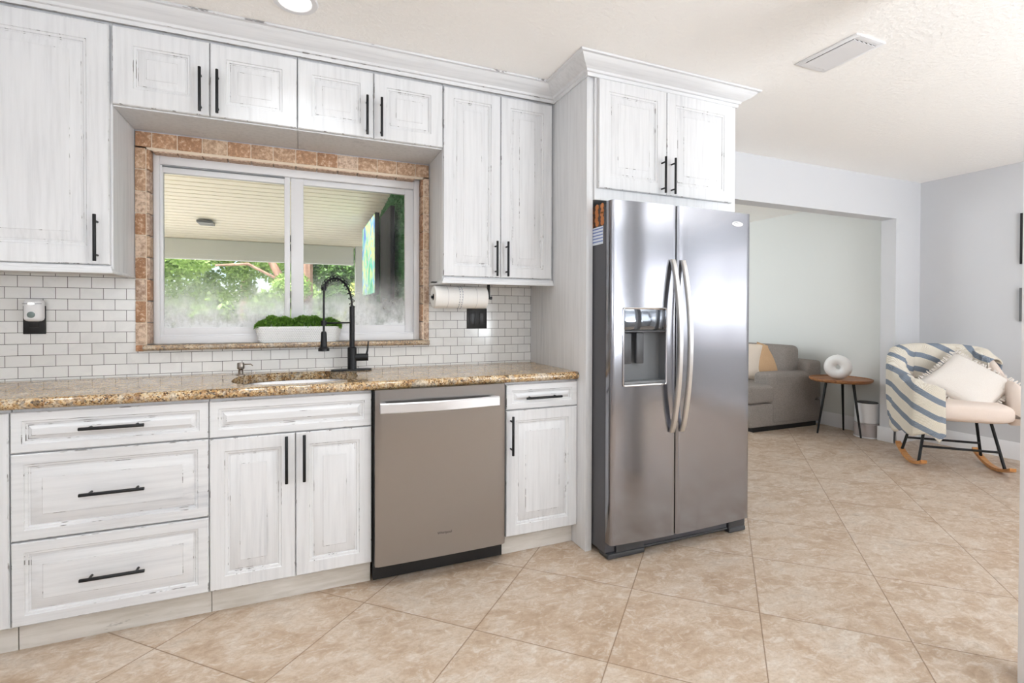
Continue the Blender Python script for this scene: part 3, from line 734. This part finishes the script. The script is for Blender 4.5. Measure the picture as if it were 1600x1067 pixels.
b = bx(1.600, 1.945, .385, .415, 1.386, 1.3915); b.done('mounting_bar', BLACK_M, t, 0)
b = B(); b.tube([(1.600, .40, 1.308), (1.936, .40, 1.308)], .008, 12); b.done('rod', BLACK_M, t)
b = bx(1.930, 1.940, .386, .414, 1.300, 1.387, .002); b.box(1.938, 1.956, .390, .410, 1.298, 1.316, .004); b.done('bracket', BLACK_M, t)
t = thing('paper_towel_roll', 'white paper towel roll with dotted blue bands hanging under the wall cabinet', 'paper towels', (1.76, .40, 1.308))
b = B(); b.lathe([(.0185, 0), (.058, 0), (.0615, .004), (.0615, .299), (.058, .303), (.0185, .303)], (1.611, .40, 1.308), 40, cap=False, axis='x'); b.done('sheets', ROLLP, t)
b = B(); b.lathe([(.0185, .001), (.0185, .302), (.0165, .302), (.0165, .001), (.0185, .001)], (1.611, .40, 1.308), 24, cap=False, axis='x'); b.done('cardboard_core', plain('dark core', lin(88, 74, 62), .8), t)
b = B()
for xx in (.136, .150):
    for k in range(26):
        a = 2*PI*k/26; th = .0617; p = Vector((1.611+xx+.003*math.sin(a*3), .40+th*math.cos(a), 1.308+th*math.sin(a)))
        b.lathe([(.0001, -.0024), (.0018, -.0012), (.0022, 0), (.0018, .0012), (.0001, .0024)], p, 8)
b.done('printed_dots', plain('navy ink', lin(44, 62, 104), .6), t)
b = B()
for xx in (.135, .151): b.lathe([(.0618, xx), (.0618, xx+.001)], (1.611, .40, 1.308), 40, cap=False, axis='x')
b.done('printed_line', plain('pale blue ink', lin(110, 128, 160), .6), t)
for xx in (.07, .235):
    b = B(); b.lathe([(.0617, xx), (.0617, xx+.0025)], (1.611, .40, 1.308), 40, cap=False, axis='x')
    b.done('embossed_band', plain('grey emboss', lin(206, 204, 204), .8), t)

# planter
t = thing('planter', 'white dimpled oblong planter of dense green herb foliage on the window sill', 'planter', (.93, .585, 1.0645))
b = B(); cx, cy = .9320, .5865
def per(u, k):   # stadium outline
    hx, r = .160, .030
    tot = 4*hx+2*PI*r; d = u*tot
    if d < 2*hx: x, y, nx, ny = -hx+d, -r, 0, -1
    elif d < 2*hx+PI*r: a = (d-2*hx)/r-PI/2; x, y, nx, ny = hx+r*math.cos(a), r*math.sin(a), math.cos(a), math.sin(a)
    elif d < 4*hx+PI*r: x, y, nx, ny = hx-(d-2*hx-PI*r), r, 0, 1
    else: a = (d-4*hx-PI*r)/r+PI/2; x, y, nx, ny = -hx+r*math.cos(a), r*math.sin(a), math.cos(a), math.sin(a)
    return x, y, nx, ny
NB, NR = 84, 9
def pot(u, v):
    x, y, nx, ny = per(u, 0); z = v*.083
    fl = -.006+.014*min(1, v*1.15); fl += -.004*max(0, 1-v/.08)
    r = v*NR; row = int(min(r, NR-1e-6)); du = u*NB+(.5 if row % 2 else 0)
    a, c = abs((du % 1)-.5)*2, abs((r % 1)-.5)*2; dome = max(0, 1-(a*a+c*c))**.5 if .06 < v < .95 else 0
    g = fl+.0028*dome
    return (cx+x*1.06+nx*g, cy+y*.82+ny*g*.8, 1.0647+z)
b.grid(pot, NB*6, NR*5+1, True)
b.loops([[(cx+x*1.06*q, cy+y*.82*q, z) for x, y, _, _ in (per(k/60, 0) for k in range(60))] for q, z in ((1.02, 1.142), (.98, 1.142))], True, False, True)
b.loops([[(cx+x*1.06*q, cy+y*.82*q, z) for x, y, _, _ in (per(k/60, 0) for k in range(60))] for q, z in ((.95, 1.0646), (.9, 1.0646))], True, False, True)
b.done('pot', CERAMIC, t)
b = B(); rnd = random.Random(5)
for k in range(5200):
    x = rnd.uniform(-.212, .212); yv = rnd.uniform(-.03, .032)
    hh = (.060+.006*math.sin(x*38)+.005*math.sin(x*90+1))*(1-(abs(x)/.222)**6)
    z = 1.138+hh*rnd.uniform(.05, 1)**.7
    p = Vector((cx+x*(1+.04*(z-1.14)/.06), cy+yv, z)); a = rnd.uniform(0, 2*PI); l = rnd.uniform(.006, .011); e = rnd.uniform(-.2, 1.4)
    d = Vector((math.cos(a)*math.cos(e), math.sin(a)*math.cos(e), math.sin(e)))*l; q = Vector((-math.sin(a), math.cos(a), rnd.uniform(-.4, .4)))*l*.36
    b.bm.faces.new([b.bm.verts.new(v) for v in (p-d, p+q, p+d, p-q)])
o = b.done('foliage', GRASS_P, t, 0, recalc=False); o['kind'] = 'stuff'

# ------------------------------------------------------------------ ceiling fittings
LIGHTS = [(.92, -.03), (-.45, -.60), (.62, -.62), (1.58, -.70), (2.45, -.95)]
for i, (x, y) in enumerate(LIGHTS[:1]):
    t = thing('recessed_light', 'round white recessed ceiling light at the top edge of the view', 'ceiling light', (x, y, CZ))
    t['label'] = 'round white recessed light in the ceiling in front of the crown moulding'
    b = B(); b.lathe([(.062, -.002), (.066, -.006), (.086, -.006), (.090, -.0005)], (x, y, CZ), 48, cap=False); b.done('trim_ring', WHITE_P, t)
    b = B(); b.lathe([(.064, -.0025), (.001, -.0025)], (x, y, CZ), 40, cap=False); b.done('diffuser', LAMP_W, t)
for i, (x, y) in enumerate(LIGHTS):
    area('recessed_lamp', (x, y, CZ-.012), .14, 1.2 if i == 0 else 2.5, (0, 0, 0), (.92, .97, 1), 'DISK', spread=105)
t = thing('ceiling_vent', 'white louvred air vent in the ceiling beyond the refrigerator', 'ceiling vent', (3.39, -.61, CZ))
vx0, vx1, vy0, vy1 = 3.283, 3.496, -.762, -.464
b = bx(vx0, vx0+.028, vy0, vy1, CZ-.008, CZ, .003); b.box(vx1-.028, vx1, vy0, vy1, CZ-.008, CZ, .003); b.box(vx0+.0281, vx1-.0281, vy0, vy0+.03, CZ-.008, CZ, .001); b.box(vx0+.0281, vx1-.0281, vy1-.03, vy1, CZ-.008, CZ, .001); b.done('frame', WHITE_P, t)
b = bx(vx0+.02, vx1-.02, vy0+.02, vy1-.02, CZ-.002, CZ-.0005); b.done('duct_opening', plain('vent shade', lin(70, 68, 66), .8), t, 0)
b = B()
for k in range(5):
    x = vx0+.044+k*.0315; b.box(-.0125, .0125, vy0+.0305, vy1-.0305, -.0012, .0012, mat=Matrix.Translation((x, 0, CZ-.0105)) @ Matrix.Rotation(math.radians(12), 4, 'Y'))
b.done('louvers', WHITE_P, t, 0)

# ------------------------------------------------------------------ living room
t = thing('sofa', 'grey upholstered sofa with low arm in the living room beyond the refrigerator', 'sofa', (5.8, 2.4, 0))
bx(5.20, 6.27, 1.437, 3.6, .045, .285, .02).done('base', SOFA, t)
b = bx(5.485, 6.20, 1.432, 1.665, .045, .600, .055, seg=4); b.done('arm', SOFA, t)
bx(6.05, 6.275, 1.435, 3.6, .285, .715, .04, seg=3).done('back_frame', SOFA, t)
b = bx(5.19, 5.95, 1.436, 2.25, .287, .480, .04, seg=4)
b.done('seat_cushion', SOFA, t)
bx(5.19, 5.95, 2.26, 3.55, .287, .480, .04, seg=4).done('seat_cushion', SOFA, t)
for y0, y1 in ((1.56, 2.3), (2.31, 3.1)): bx(5.86, 6.10, y0, y1, .48, .875, .06, seg=4).done('back_cushion', SOFA, t)
b = bx(5.25, 6.2, 1.45, 3.55, 0, .045); b.done('gap_block', BLACK_P, t, 0)  # black block fills the dark gap beneath the base
def pillow(name, label, c, w, h, th, rx, ry, rz, mat, cat='pillow', fringe=None):
    b = B(); Mx = Matrix.Translation(c) @ Matrix.Rotation(rz, 4, 'Z') @ Matrix.Rotation(ry, 4, 'Y') @ Matrix.Rotation(rx, 4, 'X')
    n = 18
    for sgn in (1, -1):
        def f(u, v):
            a, d = u*2-1, v*2-1
            e = (1-abs(a)**2.2)**.5 * (1-abs(d)**2.2)**.5 if abs(a) < 1 and abs(d) < 1 else 0
            pin = 1-.07*(1-abs(a)**2)*(abs(d)**3); pin2 = 1-.07*(1-abs(d)**2)*(abs(a)**3)
            return Mx @ Vector((a*w/2*pin2, sgn*th/2*e**.8, d*h/2*pin))
        b.grid(f, n, n)
    bmesh.ops.remove_doubles(b.bm, verts=b.bm.verts, dist=.0005)
    o = b.done(name, mat, None, 60); o['label'] = label; o['category'] = cat
    if fringe:
        b = B(); rnd = random.Random(2)
        for s4 in range(4):
            for k in range(40):
                q = (k+.5)/40*2-1; ex = 1.0-.06*(1-q*q)
                p = {0: (q*w/2, ex*h/2), 1: (q*w/2, -ex*h/2), 2: (ex*w/2, q*h/2), 3: (-ex*w/2, q*h/2)}[s4]
                dv = {0: (0, 1), 1: (0, -1), 2: (1, 0), 3: (-1, 0)}[s4]
                l = rnd.uniform(.022, .034); j = rnd.uniform(-.5, .5)
                a = Mx @ Vector((p[0], rnd.uniform(-.004, .004), p[1])); c2 = Mx @ Vector((p[0]+(dv[0]+j*dv[1])*l, rnd.uniform(-.01, .01), p[1]+(dv[1]+j*dv[0])*l))
                b.tube([a, c2], [.0035, .005], 5)
        b.done('fringe', mat, o, 40, local=True)
    return o
pillow('throw_pillow', 'tan woven throw pillow leaning on the grey sofa arm', (5.88, 1.76, .68), .36, .40, .14, math.radians(-22), math.radians(14), math.radians(-42), TAN)
pillow('throw_pillow', 'cream throw pillow on the sofa, behind the tan pillow', (5.64, 1.93, .69), .44, .44, .12, math.radians(-18), math.radians(6), math.radians(-40), CREAM)
# side table
t = thing('side_table', 'round wooden side table with three thin black legs beside the sofa', 'table', (6.03, 1.08, 0))
b = B(); b.lathe([(.20, .536), (.255, .541), (.272, .556), (.272, .574), (.266, .574), (.262, .564), (.02, .564)], (6.03, 1.08, 0), 48); b.done('table_top', WOOD_T, t)
for (x, y) in ((5.845, 1.185), (6.225, 1.17), (6.044, .885)):
    b = B(); b.tube([(6.03+(x-6.03)*.62, 1.08+(y-1.08)*.62, .545), (x, y, .002)], [.013, .008], 10); b.done('leg', BLACK_M, t)
b = B(); Mx = Matrix.Translation((5.985, 1.075, .564+.1235)) @ Matrix.Rotation(math.radians(22), 4, 'Z')
def tor(u, v):
    a, d = u*2*PI, v*2*PI; R_, r_ = .072, .050
    return Mx @ Vector((r_*.92*math.sin(d), (R_+r_*math.cos(d))*math.cos(a), (R_+r_*math.cos(d))*math.sin(a)))
b.grid(tor, 40, 21, True); b.lathe([(.0125, -.004), (.0125, .010), (.010, .010), (.010, -.004)], (5.985, 1.075, .564+.243), 16)
bmesh.ops.remove_doubles(b.bm, verts=b.bm.verts, dist=.0002)
v = b.done('vase', CERAMIC, None); tag(v, 'white donut-shaped ceramic vase on the wooden side table', 'vase')
# air purifier
t = thing('air_purifier', 'small white and grey cylindrical air purifier on the floor by the side table', 'air purifier', (6.185, .915, 0))
b = B(); b.lathe([(.098, .145), (.103, .15), (.103, .325), (.098, .338)], (6.185, .915, 0), 36); b.done('upper_housing', WHITE_P, t)
b = B(); b.lathe([(.108, .012), (.108, .135), (.100, .144)], (6.185, .915, 0), 36); b.done('filter_grille', plain('grey mesh', lin(178, 170, 168), .7), t)
b = B(); b.lathe([(.112, 0), (.112, .012)], (6.185, .915, 0), 36); b.done('base', WHITE_P, t)
b = B(); b.lathe([(.092, .3385), (.088, .346), (.01, .346)], (6.185, .915, 0), 36); b.done('top_vent', GREY_D, t)
# pictures on the dining wall
for z0, z1, m_, lb in ((1.645, 2.068, BLACK_P, 'thin black picture frame on the dining wall, only its edge showing by the door casing'), (1.165, 1.445, GREY_L, 'thin grey picture frame below the black one, edge showing by the door casing')):
    t = thing('picture_frame', lb, 'picture frame', (6.51, -.4, (z0+z1)/2))
    b = B()
    for q in ((-.72, -.69, z0, z1), (-.103, -.073, z0, z1), (-.69, -.103, z0, z0+.03), (-.69, -.103, z1-.03, z1)): b.box(6.498, 6.5195, q[0], q[1], q[2], q[3])
    b.done('frame', m_, t, 0); bx(6.506, 6.5195, -.69, -.103, z0+.03, z1-.03).done('mat_board', WHITE_P, t, 0)

# ------------------------------------------------------------------ rocking chair (local axes: +Y forward)
RC = (5.815, .055, 0); RZ = math.radians(135)
t = thing('rocking_chair', 'cream upholstered rocking chair on black legs with wooden rockers', 'rocking chair', RC, RZ)
def upath(s, k=0.0):   # s 0..1 from +X front round the back to -X front; k = outward offset
    a = math.radians(-28+236*s)   # 0 at +X, 90 at back
    n = 3.0; c, q = math.cos(a), math.sin(a)
    return ((.315+k)*math.copysign(abs(c)**(2/n), c), .02-(.335+k)*math.copysign(abs(q)**(2/n), q) if q > 0 else .02-(.26+k)*q*1.0/.47*.95)
def htop(s):
    d = abs(s-.5)*2   # 0 back centre, 1 arm front
    if d < .45: return .945-.03*(d/.45)**2
    u = (d-.45)/.55; return .915-.205*min(1, u*1.7)**1.3-.21*max(0, (u-.72)/.28)**2.2
b = B(); NS = 56; Ls = []
for i in range(NS+1):
    s = i/NS; zt = htop(s); zb = .395; sl = .05*(zt-.55)
    def P(k, z): x, y = upath(s, k+.05*(z-.5)); return (x, y, z)
    Ls.append([P(-.03, zb), P(.012, zb+.01), P(.03, zb+.05), P(.03, zt-.05), P(.024, zt-.02), P(0, zt), P(-.026, zt-.02), P(-.034, zt-.05), P(-.034, zb+.10)])
b.loops(Ls, True, True, True); b.done('backrest', SHELL, t, 60, local=True)
b = B()
def seat(u, v):
    a = u*2*PI; ph = (v-.5)*PI; n = 4
    c, q = math.cos(a), math.sin(a); cr = math.cos(ph); r = cr**.45 if cr > 0 else 0
    x = .305*math.copysign(abs(c)**(2/n), c)*r; y = .02+.305*math.copysign(abs(q)**(2/n), q)*r
    return (x, y, .468+.076*math.copysign(abs(math.sin(ph))**.6, ph)+.012*math.cos(PI*x/.7)*(v > .5))
b.grid(seat, 40, 17, True); b.done('seat', SHELL, t, 60, local=True)
for sx in (1, -1):
    b = B(); b.tube([(sx*.262, y, .018+y*y*.62+(.0)) for y in [-.36+.72*k/20 for k in range(21)]], .012, 8)
    b.bm.free(); b = B(); Ls = []
    for k in range(25):
        y = -.30+.56*k/24; z = y*y*.85; Ls.append([(sx*.262-.019, y, z), (sx*.262+.019, y, z), (sx*.262+.019, y, z+.024), (sx*.262-.019, y, z+.024)])
    b.loops(Ls, True, True, True); b.done('rocker', WOOD_R, t, 30, local=True)
    for y0, y1 in ((.10, .155), (-.13, -.20)):
        b = B(); b.tube([(sx*.17, y0, .398), (sx*.20, y0, .385), (sx*.262, y1, y1*y1*.85+.02)], .0105, 10); b.done('leg', BLACK_M, t, local=True)
for y in (.135, -.165):
    b = B(); b.tube([(-.242, y, .165), (.242, y, .165)], .0095, 10); b.done('stretcher', BLACK_M, t, local=True)
# striped throw over the image-left arm and the back
b = B(); uvl = b.bm.loops.layers.uv.new('UVMap'); NSs, NT_ = 84, 40
def thr(i, j):
    # s runs from the far arm's back corner (s=.80) to past the front of the near arm (s=-.0)
    f0 = i/NSs; f = min(1, f0/.9); g = max(0, (f0-.9)/.1); s = .80-.80*f
    zt = htop(max(0, min(1, s)))+.012
    if s < .14: zt = max(zt, .70)
    din = .12+.20*min(1, max(0, (f-.1)/.5))
    dout = .24+.26*min(1, max(0, (f-.25)*2.2)) + .025*math.sin(f*19) - .10*max(0, (f-.80)/.2)
    if f > .9: din = .30
    if g > 0: zt -= .05*g
    tot = din+dout+.07; d = j/NT_*tot
    wv = .008*math.sin(f*40+j*.15)+.004*math.sin(f*90)
    if d < din: x, y = upath(s, -.050+.05*(zt-.5)+wv); z = zt-.02-(din-d)
    elif d < din+.07:
        a = (d-din)/.07; x, y = upath(s, -.050+a*.105+.05*(zt-.5)+wv); z = zt-.02+.026*math.sin(PI*a)
    else:
        dd = d-din-.07; x, y = upath(s, .055+.05*(zt-.5-dd)+wv+.03*dd); z = zt-.02-dd
    if g > 0:      # the end of the throw folds round the front of the arm
        xo, yo = upath(0, .055); k = max(0, d-din-.02)/(tot-din-.02)
        q = Vector((xo-.17*g**.8+.012*math.sin(g*9), yo+.05*math.sin(min(1, g*2)*PI/2)+.02*k, zt-k*(zt-.285-.035*math.sin(g*7))))
        h = min(1, g*3); return Vector((x, y, z)).lerp(q, h)
    return Vector((x, y, z))
V = [[b.bm.verts.new(thr(i, j)) for j in range(NT_+1)] for i in range(NSs+1)]
for i in range(NSs):
    for j in range(NT_):
        f = b.bm.faces.new((V[i][j], V[i+1][j], V[i+1][j+1], V[i][j+1]))
        for l, (p, q) in zip(f.loops, ((i, j), (i+1, j), (i+1, j+1), (i, j+1))): c3 = V[p][q].co; l[uvl].uv = ((c3.z-.62*c3.x+.10*c3.y)/.135+.22*math.sin(p*.16+q*.06)+.15, (c3.z*.6+c3.x*.7+c3.y*.7)*1.4)
th = b.done('throw_blanket', THROW, None, 60); th.location = RC; th.rotation_euler = (0, 0, RZ)
tag(th, 'cream knitted throw with blue grey stripes draped over the rocking chair', 'blanket')
md = th.modifiers.new('thick', 'SOLIDIFY'); md.thickness = .008; md.offset = 1
pl = pillow('throw_pillow', 'off-white square fringed pillow standing on its corner on the rocking chair', (0, 0, 0), .44, .44, .13, 0, math.radians(45), 0, CREAM2, fringe=True)
pl.matrix_world = Matrix.Translation(RC) @ Matrix.Rotation(RZ, 4, 'Z') @ Matrix.Translation((-.09, .02, .675)) @ Matrix.Rotation(math.radians(42), 4, 'X')

# ------------------------------------------------------------------ patio and garden outside the window
struct(bx(-14, 3.19, .76, 40, -.2, -.05), 'ground', CONC, 0)
b = B()
def roof_z(y): return 2.60-.104*(y-.75)
y = .76; P = []
while y < 5.0:
    P += [(y, 0), (y+.088, 0), (y+.091, .016), (y+.107, .016), (y+.11, 0)]; y += .11
b.loops([[(x, yy, roof_z(yy)+dz) for yy, dz in P] for x in (-3.5, 1.9)], False)
b.loops([[(x, yy, roof_z(yy)+.08) for yy in (.76, y)] for x in (-3.5, 1.9)], False)
struct(b, 'ceiling_patio', PATIO_W, 0)
struct(bx(-3.5, 1.62, 4.95, 5.07, 1.905, 2.158, .005), 'beam_patio', PATIO_B, 0)
struct(bx(1.645, 1.80, 4.93, 5.08, -.05, 2.3, .005), 'column_patio', PATIO_B, 0)
for i, q in enumerate(((-3.4, -3.25),)): struct(bx(q[0], q[1], 4.93, 5.08, -.05, 2.2), 'column_patio_far', PATIO_B, 0)
t = thing('patio_ceiling_light', 'flat grey light fitting on the ribbed patio ceiling outside', 'ceiling light', (-.03, 4.2, roof_z(4.2)))
bx(-.13, .02, 4.0, 4.22, roof_z(4.1)-.035, roof_z(4.1)-.005, .006).done('housing', GREY_L, t)
# hedge wall with a screen and a black sheet
t = thing('hedge_wall', 'artificial green hedge wall at the side of the patio', 'hedge wall', (1.75, 3, 0))
bx(1.76, 1.86, 1.5, 4.5, -.05, 2.5).done('backing_wall', plain('dark backing', lin(30, 52, 34), .8), t, 0)
b = B(); rnd = random.Random(9)
for k in range(16000):
    p = Vector((rnd.uniform(1.73, 1.765), rnd.uniform(1.5, 3.6), rnd.uniform(1.0, 2.42))); 
    if p.z > roof_z(p.y)-.05: continue
    d = Vector((rnd.uniform(-1, .2), rnd.uniform(-1, 1), rnd.uniform(-1, 1))).normalized()*rnd.uniform(.016, .03); q = d.cross(Vector((rnd.random(), rnd.random(), rnd.random()))).normalized()*.010
    b.bm.faces.new([b.bm.verts.new(v) for v in (p-d, p+q, p+d, p-q)])
o = b.done('foliage', HEDGE, t, 0, recalc=False); o['kind'] = 'stuff'
t = thing('outdoor_television', 'wall-mounted screen with blue and green picture on the patio hedge wall', 'television', (1.62, 3.2, 1.8))
bx(1.612, 1.655, 2.72, 3.78, 1.41, 2.22, .006).done('casing', BLACK_P, t); bx(1.6085, 1.6125, 2.735, 3.765, 1.425, 2.205).done('screen', SCREEN, t, 0)
bx(1.655, 1.698, 3.0, 3.4, 1.6, 2.0).done('bracket', BLACK_M, t, 0)
t = thing('black_fill', 'tall black sheet filling the dark area beside the screen on the hedge wall', 'panel', (1.67, 2.4, 1.6)); bx(1.655, 1.695, 2.08, 2.66, 1.22, 2.16, .005).done('board', plain('flat black fill', lin(14, 15, 15), .9), t)  # black sheet fills the dark area beside the screen
def tree(label, base, path, radii, blobs, mat, n, leaf, seed, grp='garden trees', name='tree'):
    t = thing(name, label, 'tree', base, 0, grp); rnd = random.Random(seed)
    if path:
        for i, P in enumerate(path):
            b = B(); b.tube(P, radii[i], 10); b.done('trunk' if i == 0 else 'branch', BARK, t)
    b = B(); tot = sum(q[3]**2 for q in blobs)
    for cx, cy, cz, r in blobs:
        for k in range(int(n*r*r/tot)):
            v = Vector((rnd.gauss(0, 1), rnd.gauss(0, 1), rnd.gauss(0, 1))).normalized()*r*rnd.uniform(.35, 1)**.5
            p = Vector((cx+v.x, cy+v.y, cz+v.z*.85)); d = Vector((rnd.uniform(-1, 1), rnd.uniform(-1, 1), rnd.uniform(-1, .6))).normalized()*leaf*rnd.uniform(.6, 1.2)
            q = d.cross(Vector((rnd.uniform(-1, 1), rnd.uniform(-1, 1), rnd.uniform(-1, 1)))).normalized()*leaf*.42
            b.bm.faces.new([b.bm.verts.new(x) for x in (p-d, p+q, p+d, p-q)])
    o = b.done('crown', mat, t, 0, recalc=False); return t
tree('bright green tree seen low in the sliding pane, nearest its outer frame', (-2.6, 10.5, 0), [[(-2.2, 10.5, -.05), (-2.15, 10.5, 1.2), (-2.3, 10.5, 3)]], [[.14, .12, .08]], [(-2.4, 10, 2.4, .9), (-1.6, 10.3, 2.6, .8), (-1.1, 9.6, 2.5, .5), (-2.6, 9.5, 1.4, .7), (-.9, 10.5, 2.9, .7), (-1.7, 11.2, 2.0, .75), (-.6, 11.2, 1.9, .55)], LEAF_A, 12000, .07, 1)
tree('tree with leaning reddish brown branch seen through the middle of the sliding pane', (1.1, 9, 0), [[(1.05, 9, -.05), (1.0, 9, 1.2), (1.02, 9, 3.5)], [(.95, 9.2, 1.25), (.55, 9.2, 1.9), (.2, 9.3, 2.6), (-.2, 9.3, 3.1)], [(.55, 9.2, 1.9), (-.1, 9.2, 2.25), (-.7, 9.2, 2.2)]], [[.17, .16, .15], [.09, .085, .07, .05], [.03, .03, .02]], [(.3, 10.2, 2.9, .8), (.75, 8.6, 1.75, .38), (.7, 8.5, 1.35, .30), (-.3, 10.8, 2.5, .6), (.6, 10.8, 2.3, .6)], LEAF_A, 8000, .06, 2)
tree('dark leafy tree seen through the fixed pane beside the centre mullion', (1.7, 10, 0), [[(1.75, 10.2, -.05), (1.7, 10.2, 3)]], [[.1, .08]], [(1.55, 9.5, 2.2, .55), (1.7, 9.2, 1.5, .45), (2.1, 10.3, 2.5, .6)], LEAF_B, 7000, .06, 3)
tree('yellow green shrub seen through the fixed pane behind the faucet', (2.5, 9.5, 0), [[(2.4, 9.6, -.05), (2.4, 9.6, 1.4)]], [[.06, .04]], [(2.3, 9.2, 1.55, .5), (2.0, 9.0, 1.15, .4), (2.7, 9.6, 2.0, .5)], LEAF_C, 6000, .06, 4, name='shrub')
tree('pale hazy tree row far behind the garden trees', (0, 18, 0), [[(-1, 18, -.05), (-1, 18, 4)]], [[.2, .12]], [(-5, 18, 1.6, 1.6), (-2.5, 18.5, 1.3, 1.2), (0, 18, 1.2, 1.1), (2.2, 18, 1.8, 1.5), (4.5, 18, 2.2, 1.8), (-3.6, 18, 3.6, 1.3), (1.0, 18.5, 3.7, 1.2), (-.8, 19, 4.2, 1.0)], LEAF_A, 16000, .16, 6)
